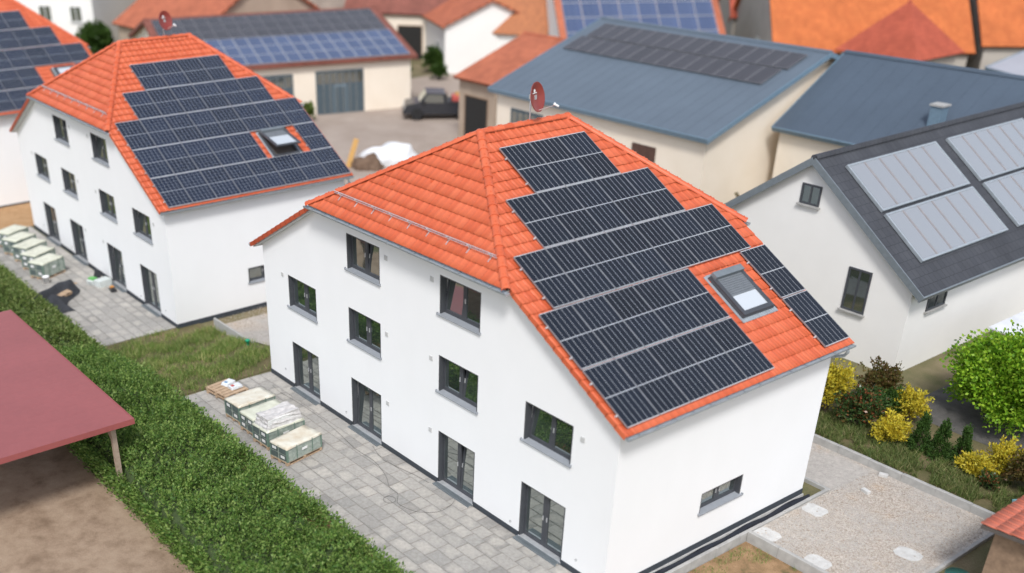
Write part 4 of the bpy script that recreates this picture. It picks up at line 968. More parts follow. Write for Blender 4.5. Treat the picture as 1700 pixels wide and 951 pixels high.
def hedge(name, label, x0, x1, yf, w, hgt, dens, mat, ln=(.07, .12), seed=1, core=True):
    """yf: edge on the terrace side, w: thickness towards -y"""
    rng = np.random.default_rng(seed); root = empty(name, ((x0+x1)/2, yf-w/2, float(gz((x0+x1)/2, yf-w/2)))); tag(root, label, 'hedge', 'hedges along the terraces')
    off = np.array(root.location)
    def top(x, y):
        t = (yf-y)/w; prof = np.clip(np.minimum(t/.22, (1-t)/.12), 0, 1)**.55
        return gz(x, y)+hgt*prof*(1+.26*fbm(x, y, 1.1)+.16*fbm(x+7, y-3, 2.6))
    if core:
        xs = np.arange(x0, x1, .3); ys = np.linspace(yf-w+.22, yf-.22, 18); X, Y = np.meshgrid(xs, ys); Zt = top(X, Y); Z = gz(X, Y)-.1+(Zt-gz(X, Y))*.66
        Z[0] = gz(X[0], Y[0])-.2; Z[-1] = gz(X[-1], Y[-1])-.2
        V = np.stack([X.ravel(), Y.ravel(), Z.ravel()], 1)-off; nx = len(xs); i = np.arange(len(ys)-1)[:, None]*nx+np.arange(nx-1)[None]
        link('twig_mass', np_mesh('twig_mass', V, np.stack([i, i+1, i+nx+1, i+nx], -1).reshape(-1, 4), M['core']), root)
    ns = int((x1-x0)*w*dens); x = rng.uniform(x0, x1, ns); y = yf-w*rng.uniform(0, 1, ns)
    zt = top(x, y)*1.0; hs = rng.uniform(.25, .5, ns); zt = zt+np.maximum(rng.normal(-.03, .10, ns), -.12)+.10*fbm(x*2.3, y*2.3, 1.7); lean = rng.normal(0, .22, (ns, 2)); t = (yf-y)/w
    y = y+.34*fbm(x*1.7, x*.3, 1.5)*(t < .4); stray = rng.random(ns) < .10; zt = zt+stray*rng.uniform(.08, .30, ns)
    lean[:, 1] += np.where(t < .25, .5*(.25-t)/.25, 0)-np.where(t > .85, .6*(t-.85)/.15, 0)
    K = 11; Ps = []; Ds = []; Ls = []
    for k in range(K):
        f = (k+.5)/K; p = np.stack([x+lean[:, 0]*hs*(f-.6), y+lean[:, 1]*hs*(f-.6), zt-hs*(1-f)+rng.uniform(-.02, .1, ns)], 1)
        a = k*1.57+rng.uniform(0, 6.28, ns)*.25+x*40; d = np.stack([np.cos(a), np.sin(a), rng.uniform(.25, .9, ns)*(1+f)], 1)
        Ps.append(p); Ds.append(d); Ls.append(rng.uniform(*ln, ns)*(1.1-.35*f))
    # leaves down both flanks
    for yy, sg in ((yf-w+.10, -1), (yf-.12, 1)):
        m_ = int((x1-x0)*520); xs_ = rng.uniform(x0, x1, m_); f = rng.random(m_)**.8
        ys_ = yy+sg*rng.normal(.02, .09, m_); zz = gz(xs_, np.full(m_, yy))+f*hgt*.85+rng.normal(0, .03, m_)
        Ps.append(np.stack([xs_, ys_, zz], 1)); Ds.append(np.stack([rng.normal(0, .7, m_), sg*rng.uniform(.2, 1.2, m_), rng.uniform(.1, 1.1, m_)], 1)); Ls.append(rng.uniform(*ln, m_))
    P = np.concatenate(Ps)-off; D_ = np.concatenate(Ds); Ln = np.concatenate(Ls)
    leaf_obj('foliage', P, D_, Ln, Ln*.26, mat, root, seed); return root
hedge('privet_hedge', 'broad green hedge between the near terrace and the driveway', -22.5, -1.6, -3.98, 3.72, .95, 120, M['hedge'], (.05, .135), seed=3)
hedge('wild_hedge', 'paler leafy hedge between the middle house terrace and the red roof', -34.5, -21.8, -3.75, 2.6, .75, 70, M['hedge_b'], (.09, .17), seed=4)
def blades(name, label, pts, mat, h0, h1, wd=.006, seed=0, lean=.3, parent=None, cat='grass'):
    rng = np.random.default_rng(seed); n = len(pts); x, y = pts[:, 0], pts[:, 1]; z = pts[:, 2] if pts.shape[1] > 2 else gz(x, y)
    h = rng.uniform(h0, h1, n); a = rng.uniform(0, 6.28, n); L_ = rng.normal(0, lean, (n, 2))*h[:, None]; cx, cy = np.cos(a)*wd, np.sin(a)*wd
    B = np.stack([x, y, z-.02], 1); s = np.stack([cx, cy, np.zeros(n)], 1); m = np.stack([L_[:, 0]*.35, L_[:, 1]*.35, h*.6], 1); t = np.stack([L_[:, 0], L_[:, 1], h], 1)
    V = np.stack([B-s, B+s, B+m+s*.8, B+m-s*.8, B+t], 1).reshape(-1, 3); i = np.arange(n)[:, None]*5
    Q = np.concatenate([i+np.array([[0, 1, 2, 3]]), i+np.array([[3, 2, 4, 4]])]); 
    T = np.concatenate([Q[:n][:, [0, 1, 2]], Q[:n][:, [0, 2, 3]], Q[n:][:, [0, 1, 2]]])
    o = link(name, np_mesh(name, V, T, mat), parent)
    if not parent: tag(o, label, cat, None, 'stuff')
    return o
rng = np.random.default_rng(11)
q = np.stack([rng.uniform(-24.0, -16.45, 26000), rng.uniform(-3.9, 1.2, 26000)], 1); q = q[(rng.random(len(q)) < .15+.85*(fbm(q[:, 0]*1.4, q[:, 1]*1.4, 1.5) > -.12)) & ~((q[:, 0] < -23.2) & (q[:, 1] > 0)) & ~((q[:, 0] > -17.3) & (q[:, 1] > -.6) & (rng.random(len(q)) < .7))]
blades('meadow_grass', 'long seeding meadow grass between the near and middle houses', q, M['grass'], .08, .30, .009, 1, .45)
q = np.stack([rng.uniform(-40.8, -26.5, 16000), rng.uniform(-4.8, -3.45, 16000)], 1); q = q[fbm(q[:, 0], q[:, 1], 1.0) > -.5]
blades('terrace_side_grass', 'tall green grass along the outer edge of the middle terrace', q, M['grass'], .2, .55, .010, 2)
q = np.stack([rng.uniform(-5, 5.2, 26000), rng.uniform(11.40, 13.3, 26000)], 1); q = q[fbm(q[:, 0]*1.5, q[:, 1]*1.5, 1.6) > -.45]
blades('bank_grass', 'rank dry grass on the bank behind the gravel yard kerb', q, M['drygrass'], .07, .30, .009, 3, .55)
q = np.stack([rng.uniform(.4, 4.2, 7000), rng.uniform(1, 5.25, 7000)], 1); q = q[fbm(q[:, 0], q[:, 1], 2.2) > .12]
blades('bed_grass', 'sparse grass tufts on the sandy bed at the lower edge', q, M['grass'], .05, .16, .006, 4, .6)
q = np.stack([rng.uniform(-16.4, 0, 5000), rng.uniform(-4.1, -3.47, 5000)], 1); q = q[fbm(q[:, 0]*2, q[:, 1], 1.2) > .05]
blades('edge_weeds', 'weeds on the red soil along the near terrace edge', q, M['grass'], .06, .22, .009, 5, .6)

def shrub(name, label, cat, loc, rx, ry, h, n, mat, ln=(.06, .11), wr=.28, seed=0, clumps=40, up=.6, trunk=.12, group=None, shape='round', stems=4):
    rng = np.random.default_rng(seed); z0 = float(gz(loc[0], loc[1])) if len(loc) < 3 else loc[2]
    root = empty(name, (loc[0], loc[1], z0)); tag(root, label, cat, group)
    if shape == 'cone':
        t = rng.uniform(0, 1, clumps)**1.3; a = rng.uniform(0, 6.28, clumps); c_ = np.stack([np.cos(a)*(1-t*.86)*rng.uniform(.6, 1, clumps), np.sin(a)*(1-t*.86)*rng.uniform(.6, 1, clumps), t*2-1], 1)
        C0 = np.stack([c_[:, 0]*rx, c_[:, 1]*ry, trunk*h+(c_[:, 2]*.5+.5)*h*(1-trunk)], 1); sz = rng.uniform(.10, .24, clumps)*1.5
        k = rng.integers(0, clumps, n); v = np.clip(rng.normal(0, .42, (n, 3)), -.85, .85); P = C0[k]+v*sz[k][:, None]*np.array([rx, ry, h*.5]); P[:, 2] = np.maximum(P[:, 2], .03)
        out = P-np.array([0, 0, h*.4]); out /= np.linalg.norm(out, axis=1, keepdims=True)+1e-6; D_ = out*.9+rng.normal(0, .6, (n, 3))+np.array([0, 0, up])
    else:
        # twigs fan out from the stems to an uneven outline; leaves sit along their outer part, side sprays included
        nt = max(30, n//26); u = rng.normal(0, 1, (nt, 3)); u /= np.linalg.norm(u, axis=1, keepdims=True); u[:, 2] = np.where(u[:, 2] < -.55, -u[:, 2]*.5, u[:, 2])
        lump = 1+.22*np.sin(3.1*u[:, 0]+seed)*np.cos(2.7*u[:, 1]+seed*.7)+.14*np.sin(5.3*u[:, 2]+4.1*u[:, 0]+seed*1.3)
        rad = lump*rng.uniform(.62, 1.08, nt); mid_ = trunk*h+(1-trunk)*h*.45
        E_ = np.stack([u[:, 0]*rx*rad, u[:, 1]*ry*rad, np.maximum(mid_+u[:, 2]*(1-trunk)*h*.55*rad, .04)], 1)
        S_ = np.stack([rng.normal(0, .12, nt)*rx, rng.normal(0, .12, nt)*ry, np.full(nt, trunk*h)+rng.uniform(0, .35, nt)*h*(1-trunk)], 1)
        k = rng.integers(0, nt, n); f = rng.beta(2.6, 1.15, n)[:, None]
        axis = E_[k]-S_[k]; P = S_[k]+axis*f; P[:, 2] += .10*h*np.sin(np.pi*f[:, 0])
        spread = (.05+.09*(1-f))*max(rx, h*.4); P = P+rng.normal(0, 1, (n, 3))*spread*.75; P[:, 2] = np.maximum(P[:, 2], .03)
        axn = axis/(np.linalg.norm(axis, axis=1, keepdims=True)+1e-6); D_ = axn*.8+rng.normal(0, .55, (n, 3))+np.array([0, 0, up*.5]); C0 = E_; clumps = nt
    Ln = rng.uniform(*ln, n)
    leaf_obj('foliage', P, D_, Ln, Ln*wr, mat, root, seed)
    st = MB()
    for i in range(stems):
        e = C0[rng.integers(0, clumps)]; st.tube([(rng.normal(0, .04), rng.normal(0, .04), -.05), tuple(e*np.array([.35, .35, .5])), tuple(e*.92)], [.05*h/2+.01, .03*h/2+.006, .006], 6)
    st.build('stems' if trunk < .2 else 'trunk', M['bark'], root); return root
G1 = 'shrubs on the bank behind the gravel yard'
shrub('yellow_shrub', 'tall golden-leaved shrub at the rear corner of the nearest house', 'shrub', (-2.5, 12.9), .62, .6, 2.0, 5200, M['yellow'], (.07, .13), .3, 21, 34, .5, .06, G1)
shrub('dark_shrub', 'glossy dark shrub with red tips between two golden shrubs', 'shrub', (-1.35, 12.95), .78, .62, 1.35, 5200, M['photinia'], (.07, .12), .32, 22, 36, .4, .05, G1)
shrub('yellow_shrub', 'low spreading golden shrub between dark shrub and clipped conifers', 'shrub', (-.15, 12.75), .62, .55, 1.0, 4600, M['yellow'], (.06, .11), .26, 23, 34, .35, .04, G1)
shrub('conifer_shrub', 'small cone-shaped conifer beside the low golden shrub', 'conifer', (.72, 13.0), .34, .34, 1.25, 5200, M['thuja'], (.04, .07), .35, 24, 90, .9, .03, G1, 'cone')
shrub('conifer_shrub', 'small cone-shaped conifer, middle of three', 'conifer', (1.32, 13.1), .36, .36, 1.2, 5200, M['thuja'], (.04, .07), .35, 25, 90, .9, .03, G1, 'cone')
shrub('conifer_shrub', 'small cone-shaped conifer, rightmost of three', 'conifer', (1.85, 13.35), .33, .33, 1.15, 4200, M['thuja'], (.04, .07), .35, 26, 90, .9, .03, G1, 'cone')
shrub('yellow_shrub', 'flat golden shrub right of the three small conifers', 'shrub', (2.55, 12.9), .62, .42, .62, 3600, M['yellow'], (.06, .11), .26, 27, 30, .3, .04, G1)
shrub('yellow_shrub', 'golden shrub behind the conifers, against the drive', 'shrub', (-.45, 14.3), .6, .5, 1.3, 3800, M['yellow'], (.07, .12), .28, 28, 30, .4, .05, G1)
shrub('yellow_shrub', 'golden shrub at the right, beside the russet bush', 'shrub', (3.0, 13.6), .62, .55, 1.15, 3800, M['yellow'], (.07, .12), .28, 33, 30, .4, .05, G1)
shrub('olive_shrub', 'rounded olive shrub in front of the white house with collectors', 'shrub', (-1.75, 14.6), .68, .62, 1.75, 5000, M['olive'], (.06, .11), .3, 29, 36, .4, .06, G1)
shrub('russet_shrub', 'russet and olive bush at the right edge of the bank', 'shrub', (3.95, 13.3), .75, .7, 1.3, 5200, M['olive'], (.06, .11), .3, 30, 36, .4, .05, G1)
shrub('olive_shrub', 'small dark leafy shrub at the foot of the flat golden shrub', 'shrub', (3.15, 12.55), .35, .28, .5, 1500, M['photinia'], (.06, .10), .3, 34, 18, .4, .05, G1)
shrub('lime_tree', 'round bright green tree in front of the white house with collectors', 'tree', (1.45, 17.0), 2.1, 1.9, 2.75, 66000, M['lime'], (.09, .15), .36, 31, 150, .3, .05, None, 'round', 9)
shrub('green_shrub', 'leafy green shrub between the olive shrub and rear golden shrub', 'shrub', (-1.0, 14.2), .6, .5, 1.1, 3600, M['thuja'], (.06, .11), .3, 36, 30, .4, .05, G1)
o = MB().cbox(-.12, .12, -.08, .08, 0, .2, .01).build('marker_box', simple('teal_marker', (.22, .45, .50), .6)); o.location = (4.15, 12.3, -.02); o.rotation_euler = (R(20), R(-15), R(30)); tag(o, 'small teal box lying in the bank grass at the right', 'box')

# ------------------------------------------------------------------ carport (lower left) and tiled canopy (lower right)
root = empty('carport', (-16.5, -9.2, -.38)); tag(root, 'timber carport with faded red sheet roof in the lower left corner', 'carport'); off = Vector(root.location)
def rel(mb): mb.v = [tuple(Vector(p)-off) for p in mb.v]; return mb
x0, x1, y0, y1, zr_ = -22.0, -11.75, -13.0, -7.0, 2.2
for k in range(17):
    xa = x0+(x1-x0)*k/17; xb_ = x0+(x1-x0)*(k+1)/17
    mb = MB(); mb.box(xa, xb_-.002, y0, y1, zr_-.03, zr_); rel(mb).build('roof_sheet', M['redsheet'], root)
rel(MB().box(x0, x1+.03, y1+.002, y1+.03, zr_-.16, zr_+.01)).build('fascia', M['redsheet'], root); rel(MB().box(x1+.002, x1+.03, y0, y1, zr_-.16, zr_+.01)).build('fascia', M['redsheet'], root)
for y in (-7.5, -12.5): rel(MB().box(x0+.1, x1-.25, y-.07, y+.07, zr_-.22, zr_-.035)).build('beam', M['oldwood'], root)
for k in range(8): xx = x0+.5+k*1.35; rel(MB().box(xx-.04, xx+.04, y0+.05, y1-.1, zr_-.13, zr_-.032)).build('rafter', M['oldwood'], root)
for (x, y) in ((-12.15, -7.5), (-12.15, -12.5), (-16.8, -7.5), (-21.6, -7.5)):
    rel(MB().box(x-.07, x+.07, y-.07, y+.07, -.4, zr_-.225)).build('post', M['oldwood'], root)
    if y > -8: rel(MB().box(-.05, .05, -.045, .045, 0, .75, Matrix.Translation((x-.05, y, 1.45)) @ Matrix.Rotation(R(-45), 4, 'Y'))).build('brace', M['oldwood'], root)
root = empty('tiled_shed', (6.6, 9.0, -.4)); tag(root, 'shed with salmon tiled roof at the lower right edge', 'shed'); off = Vector(root.location)
rel(MB().box(5.55, 9.5, 7.5, 13.5, -.4, 1.75)).build('wall', M['rough_wood'], root)
rf = rel(MB().add([(5.3, 7.2, 1.96), (10, 7.2, 2.3), (10, 14, 2.3), (5.3, 14, 1.96), (5.3, 7.2, 1.86), (10, 7.2, 2.2), (10, 14, 2.2), (5.3, 14, 1.86)], [(0, 1, 2, 3), (7, 6, 5, 4), (0, 4, 5, 1), (1, 5, 6, 2), (2, 6, 7, 3), (3, 7, 4, 0)])).build('roof', M['deck'], root)
ca, sa = math.cos(math.atan(.34/4.7)), math.sin(math.atan(.34/4.7))
for i in range(27):
    for j in range(8):
        o_ = Vector((5.3+(j+1)*RP*ca, 7.2+i*CW*1.02, 1.975+(j+1)*RP*sa))-off; link('roof_tile', M_TILE2, rf, frame_matrix(o_, Vector((0, 1, 0)), Vector((ca, 0, sa)), Vector((-sa, 0, ca)))) if i < 26 else None
o = MB(); [o.box(-.4+.2*k, -.4+.2*k+.16, -.03, .03, 0, .8) for k in range(5)]
root = empty('water_butt', (5.2, 7.05, -.4)); tag(root, 'dark green water butt against the tiled shed', 'water butt')
MB().lathe([(0, 0), (.26, 0), (.32, .3), (.32, .6), (.28, .85), (.3, .87), (.3, .9), (0, .92)], 20).build('barrel', simple('dark_green_plastic', (.01, .09, .07), .4), root, smooth=True); MB().lathe([(.325, .42), (.335, .44), (.325, .46)], 20).build('hoop', M['black'], root)

# ------------------------------------------------------------------ background buildings
def building(name, label, O, rz, Lx, Dy, zb, ze, zr, wall, roof, rf=.5, ox=.35, oy=.4, front=(), gl=(), gr=(), trim=None, cat='house', ribs=0.0, thick=.16, chimney=None, group='village houses behind', wdark=False):
    root = empty(name, (O[0], O[1], zb), R(rz)); tag(root, label, cat, group); ze -= zb; zr -= zb
    yr_ = Dy*rf; sf = (zr-ze)/yr_; sb = (zr-ze)/(Dy-yr_)
    x0, x1, y0, y1 = ox, Lx-ox, oy, Dy-oy; zf, zk = ze+sf*oy-thick, ze+sb*oy-thick
    mb = MB()
    mb.add([(x0, y0, -.4), (x1, y0, -.4), (x1, y0, zf), (x0, y0, zf)], [(0, 1, 2, 3)]); mb.add([(x0, y1, -.4), (x1, y1, -.4), (x1, y1, zk), (x0, y1, zk)], [(3, 2, 1, 0)])
    for x, fl in ((x0, 1), (x1, 0)):
        P = [(x, y0, -.4), (x, y0, zf), (x, yr_, zr-thick), (x, y1, zk), (x, y1, -.4)]; mb.add(P, [(0, 1, 2, 3, 4) if fl else (4, 3, 2, 1, 0)])
    mb.build('wall', wall, root)
    slopes = []
    for s, run, back in ((sf, yr_, 0), (sb, Dy-yr_, 1)):
        ln = math.hypot(run, zr-ze); cz, sz_ = run/ln, (zr-ze)/ln
        mw = frame_matrix(Vector((0, 0, ze)), Vector((1, 0, 0)), Vector((0, cz, sz_)), Vector((0, -sz_, cz))) if not back else frame_matrix(Vector((Lx, Dy, ze)), Vector((-1, 0, 0)), Vector((0, -cz, sz_)), Vector((0, sz_, cz)))
        o = MB().box(0, Lx, 0, ln-.002, -thick, 0).build('roof_slope', roof, root, mw); slopes.append((o, ln))
        if ribs and not back:
            k = ribs
            while k < Lx-.1: MB().box(k-.010, k+.010, .02, ln-.05, .001, .010).build('seam', roof, o); k += ribs
        if trim:
            MB().box(-.05, Lx+.05, -.06, -.003, -thick-.06, .03).build('eave_trim', trim, o)
            for xx in (-.05, Lx+.001): MB().box(xx, xx+.049, -.003, ln-.05, -thick-.04, .035).build('verge_trim', trim, o)
    r_ = MB(); r_.tube([(0, yr_, zr-.02), (Lx, yr_, zr-.02)], .13, 8); r_.build('ridge', roof, root)
    def opening(kind, a, b, za, zc, M_):
        w = b-a; nm = {'w': 'window', 'd': 'door', 'g': 'gate', 'v': 'opening'}[kind]
        za -= zb; zc -= zb; mb_ = MB(); fm = {'w': M['frame'] if wdark else M['white'], 'd': M['doorbrown'], 'g': M['gate'], 'v': M['rough_wood']}[kind]
        t = .07; mb_.box(a, a+t, -.04, .05, za, zc); mb_.box(b-t, b, -.04, .05, za, zc); mb_.box(a+t, b-t, -.04, .05, za, za+t); mb_.box(a+t, b-t, -.04, .05, zc-t, zc)
        if kind == 'w': mb_.box((a+b)/2-.03, (a+b)/2+.03, -.035, .04, za+t, zc-t)
        w_ = mb_.build(nm, fm, root, M_)
        if kind == 'w': MB().box(a+t, b-t, -.012, .01, za+t, zc-t).build('pane', M['glass'], w_); MB().box(a-.06, b+.06, -.12, .0, za-.06, za).build('sill', M['concrete'], w_)
        elif kind == 'v': MB().box(a+t, b-t, -.006, .01, za+t, zc-t).build('dark_inside', M['darkvoid'], w_)
        else:
            n = max(2, int(round(w/.55)))
            for k in range(n):
                q = (w-2*t)/n; MB().box(a+t+k*q+.012, a+t+(k+1)*q-.012, -.03, .01, za+t, zc-t).build('panel', M['doorbrown'] if kind == 'd' else M['gate'], w_)
            if kind == 'g':
                for k in range(n):
                    q = (w-2*t)/n; MB().box(a+t+k*q+.06, a+t+(k+1)*q-.06, -.036, -.0301, zc-(zc-za)*.30, zc-.16).build('pane', M['glass'], w_)
                MB().box((a+b)/2-.5, (a+b)/2-.44, -.045, -.0305, za+.02, za+(zc-za)*.66).build('wicket_frame', M['gatepale'], w_); MB().box((a+b)/2+.44, (a+b)/2+.5, -.045, -.0305, za+.02, za+(zc-za)*.66).build('wicket_frame', M['gatepale'], w_); MB().box((a+b)/2-.44, (a+b)/2+.44, -.045, -.0305, za+(zc-za)*.62, za+(zc-za)*.66).build('wicket_frame', M['gatepale'], w_)
    for (k, a, b, za, zc) in front: opening(k, a, b, za, zc, Matrix.Translation((0, y0, 0)))
    for (k, a, b, za, zc) in gl: opening(k, -b, -a, za, zc, Matrix.Translation((x0, 0, 0)) @ Matrix.Rotation(R(-90), 4, 'Z'))
    for (k, a, b, za, zc) in gr: opening(k, a, b, za, zc, Matrix.Translation((x1, 0, 0)) @ Matrix.Rotation(R(90), 4, 'Z'))
    if chimney:
        cx, cy, cw_, ch = chimney; zc = zr-abs(cy-yr_)*(sf if cy < yr_ else sb); c_ = MB(); c_.box(cx-cw_/2, cx+cw_/2, cy-cw_/2, cy+cw_/2, zc-.6, zc+ch); ch_o = c_.build('chimney', M['trimblue'] if trim else M['brickwall'], root)
        MB().box(cx-cw_/2-.06, cx+cw_/2+.06, cy-cw_/2-.06, cy+cw_/2+.06, zc+ch, zc+ch+.08).build('cap', M['concrete'], ch_o)
    root['_sl'] = 0; del root['_sl']
    return root, slopes
def far_panels(slope, us, v0, nu, nv, w, hgt, gap, cell, label, group, nm='solar_panel', z=.06, lines=3, fr=None):
    f = MB(); ring_(f, 0, w, 0, hgt, .018, 0, .04); fme = f.mesh('panel_frame', fr or M['pvframe']); c_ = MB(); q = (w-.05)/lines
    for i in range(lines): c_.box(.03+i*q, .03+(i+1)*q-.012, .03, hgt-.03, .012, .034)
    cme = c_.mesh('cell_field', cell); bme = MB().box(.018, w-.018, .018, hgt-.018, .002, .0115).mesh('backsheet', fr or M['pvback'])
    bpy.context.view_layer.update(); MWs = slope.matrix_world.copy()
    arr = empty('solar_array'); arr.matrix_world = MWs @ Matrix.Translation((us, v0, z)); tag(arr, label, 'solar array', group)
    for j in range(nv):
        for i in range(nu):
            o = link(nm, fme, arr, Matrix.Translation((i*(w+gap), j*(hgt+gap), 0))); link('cell_field', cme, o); link('backsheet', bme, o)
# long barn with solar roof behind the middle house
b1, s1 = building('solar_barn', 'long cream barn with slate gates under a solar roof, behind the middle house', (-57.2, 16.2), 74.5, 18.4, 18.2, -1, 2.75, 5.0, M['cream'], M['obrown'],
                  front=[('g', 6.0, 8.9, -1, 2.0), ('g', 10.6, 14.3, -1, 2.05)], trim=M['obrown'], cat='barn')
far_panels(s1[0][0], .5, .18, 17, 3, 1.0, 1.52, .025, M['cell_far'], 'blue solar array on the lower half of the long barn roof', 'far solar arrays')
far_panels(s1[0][0], .5, 4.9, 17, 3, 1.0, 1.36, .02, M['cell_grey'], 'grey solar array on the upper half of the long barn roof', 'far solar arrays', fr=M['dullframe'])
# central barn with blue sheet roof
b2, s2 = building('sheet_roof_barn', 'cream barn with blue-grey sheet roof and dark panel rows, behind the nearest house', (-34.6, 25.7), 0, 16.0, 17.8, -1, 4.0, 7.02, M['cream'], M['bluegrey'],
                  front=[('g', 1.6, 4.3, -1, 3.1), ('v', 6.2, 7.5, 1.2, 2.6), ('d', 11.0, 12.6, .9, 2.9)], trim=M['trimblue'], cat='barn', ribs=.8)
far_panels(s2[0][0], .75, 5.35, 14, 1, .98, 1.62, .03, M['cell_grey'], 'lower dark row of solar panels on the blue barn roof', 'far solar arrays', fr=M['dullframe'])
far_panels(s2[0][0], 1.0, 7.1, 14, 1, .98, 1.62, .03, M['cell_grey'], 'upper dark row of solar panels on the blue barn roof', 'far solar arrays', fr=M['dullframe'])
b3, s3 = building('sheet_roof_hall', 'hall with darker blue sheet roof at the right, adjoining the blue barn', (-18.4, 30.4), 0, 19, 10.2, -1, 4.0, 7.0, M['cream'], M['bluegrey2'], trim=M['trimblue'], cat='hall', ribs=.8, chimney=(7.2, 1.9, .55, .8), ox=.2)
# white house with thermal collectors on the right
b4, s4 = building('collector_house', 'white gabled house with anthracite roof and solar collectors at the right edge', (-2.3, 17.05), 90, 17.0, 10.0, -.25, 3.1, 6.7, M['offwhite'], M['darkroof'],
                  gl=[('w', 4.6, 5.4, 5.0, 5.72), ('w', 2.05, 2.95, 1.75, 3.3)], front=[('w', 1.4, 2.6, 2.1, 2.75), ('w', 9.2, 10.6, .9, 2.1)], trim=M['zinc_dark'], oy=.5, ox=.25, wdark=True)
bpy.context.view_layer.update(); MW4 = s4[0][0].matrix_world.copy(); ln4 = s4[0][1]
for bi, u0 in enumerate((1.1, 7.6)):
    for rj, v0 in enumerate((1.15, 3.38)):
        w, hg = 5.7, 2.1; root = empty('solar_collector'); root.matrix_world = MW4 @ Matrix.Translation((u0, v0, .03))
        tag(root, '%s pale solar collector of the %s block on the anthracite roof' % (('lower', 'upper')[rj], ('front', 'rear')[bi]), 'solar collector', 'solar collectors on the anthracite roof')
        f = MB(); ring_(f, 0, w, 0, hg, .07, 0, .1); f.build('frame', M['zinc'], root); MB().box(.07, w-.07, .07, hg-.07, .05, .08).build('glass', M['collector'], root)
        for k in range(1, 6): MB().box(.07+(w-.14)*k/6-.045, .07+(w-.14)*k/6+.045, .07, hg-.07, .0805, .095).build('rib', M['collector_bar'], root)
root = empty('white_awning', (.75, 22.0, -.02)); tag(root, 'flat white awning beside the white house with collectors', 'awning')
MB().add([(-1.9, -2.2, 1.75), (2.2, -2.2, 1.6), (2.2, 2.2, 1.6), (-1.9, 2.2, 1.75), (-1.9, -2.2, 1.70), (2.2, -2.2, 1.55), (2.2, 2.2, 1.55), (-1.9, 2.2, 1.70)], [(0, 1, 2, 3), (7, 6, 5, 4), (0, 4, 5, 1), (1, 5, 6, 2), (2, 6, 7, 3), (3, 7, 4, 0)]).build('canopy', M['sheet'], root)
for x in (-1.75, 2.05):
    for y in (-2.05, 2.05): MB().box(x-.04, x+.04, y-.04, y+.04, 0, 1.54 if x > 0 else 1.69).build('post', M['alu'], root)
# house with blue panel roof, top centre
b6, s6 = building('panel_roof_house', 'white house with blue solar roof at the top centre', (-50.0, 46.7), 58.5, 13.6, 14, -1, 2.0, 7.4, M['offwhite'], M['oold'], gl=[('w', 3, 4.2, 1, 2.2)], trim=None)
far_panels(s6[0][0], .55, .35, 8, 5, 1.52, 1.52, .04, M['cell_far'], 'blue solar array on the house roof at the top centre', 'far solar arrays')
building('lean_roof_shed', 'low shed with faded orange tile roof left of the blue barn', (-43.3, 30.1), 0, 4.1, 12.4, -1, 2.95, 5.1, M['tanwall'], M['oold'], front=[('v', .8, 3.2, -1, 1.9)], cat='shed', ox=.2)
building('brick_roof_house', 'tall ochre brick building behind the faded orange shed', (-60.6, 47.6), 30, 5.6, 9, -1, 2.2, 8.5, M['offwhite'], M['brickwall'], ox=.2)
building('small_orange_house', 'white outbuilding with light orange roof at the top, left of brick building', (-69.8, 47.3), -24, 9.0, 9.0, -1, 2.9, 4.9, M['offwhite'], M['oold'], front=[('w', 5.5, 6.6, .3, 1.4)])
building('brown_roof_house', 'farmhouse with dull brown roof and cream walls at the top', (-76.5, 40.0), 38, 16, 11, -1, 3.0, 6.6, M['cream'], M['obrown'], front=[('v', 8.2, 10.6, -1, 2.0), ('w', 5.0, 6.2, .4, 1.8), ('v', 2.0, 3.6, -1, 1.7)])
building('taupe_barn', 'large barn with taupe roof behind the solar barn', (-80.5, 27.5), 66, 22, 18, -1, 3.0, 9.5, M['tanwall'], M['taupe'], cat='barn')
building('orange_roof_house', 'farmhouse with broad orange roof behind the middle house dish', (-81.3, 22.4), 4, 13.5, 15, -1, 2.9, 7.4, M['tanwall'], M['oold'], front=[('w', 2, 3, .3, 1.5), ('w', 6, 7, .3, 1.5)])
building('white_village_house', 'white two-storey village house at the top left', (-99.5, 13.5), 40, 15.5, 10, -1, 5.4, 9.0, M['offwhite'], M['obrown'], front=[('w', 6.2, 7.5, 1.9, 3.3), ('w', 9.6, 10.9, 2.1, 3.5), ('w', 12.8, 14.0, 2.1, 3.5)])
building('bright_orange_house', 'grey-gabled house with bright orange roof at the top right', (-37.9, 57.1), 50, 15, 17, -1, 2.5, 10.5, M['greywall'], M['oorange'], gl=[('w', 6, 7.4, 1.2, 2.6)], chimney=(5.2, 5.6, .6, 1.0))
building('edge_orange_house', 'grey-gabled house with orange roof at the top right corner', (-28.0, 68.8), 48, 16, 17, -1, 3.0, 11, M['greywall'], M['oorange'])
building('grey_roof_house', 'house with pale grey roof high at the top right', (-40.5, 76), 15, 9, 10, -1, 4.3, 7.5, M['greywall'], M['taupe'])
building('small_red_roof_house', 'small red-roofed house between solar roof and bright orange roof', (-49.5, 66.5), 50, 5.0, 8, -1, 3.0, 7.0, M['greywall'], M['ored'])
building('pale_roof_hall', 'hall with pale grey roof at the right edge behind the blue hall', (-23.3, 60.5), -25, 14, 9, -1, 3.0, 4.6, M['offwhite'], mat_metalroof('pale_sheet_roof', (.42, .43, .47)), cat='hall', chimney=(1.2, 3.6, .9, .9), trim=M['trimblue'])
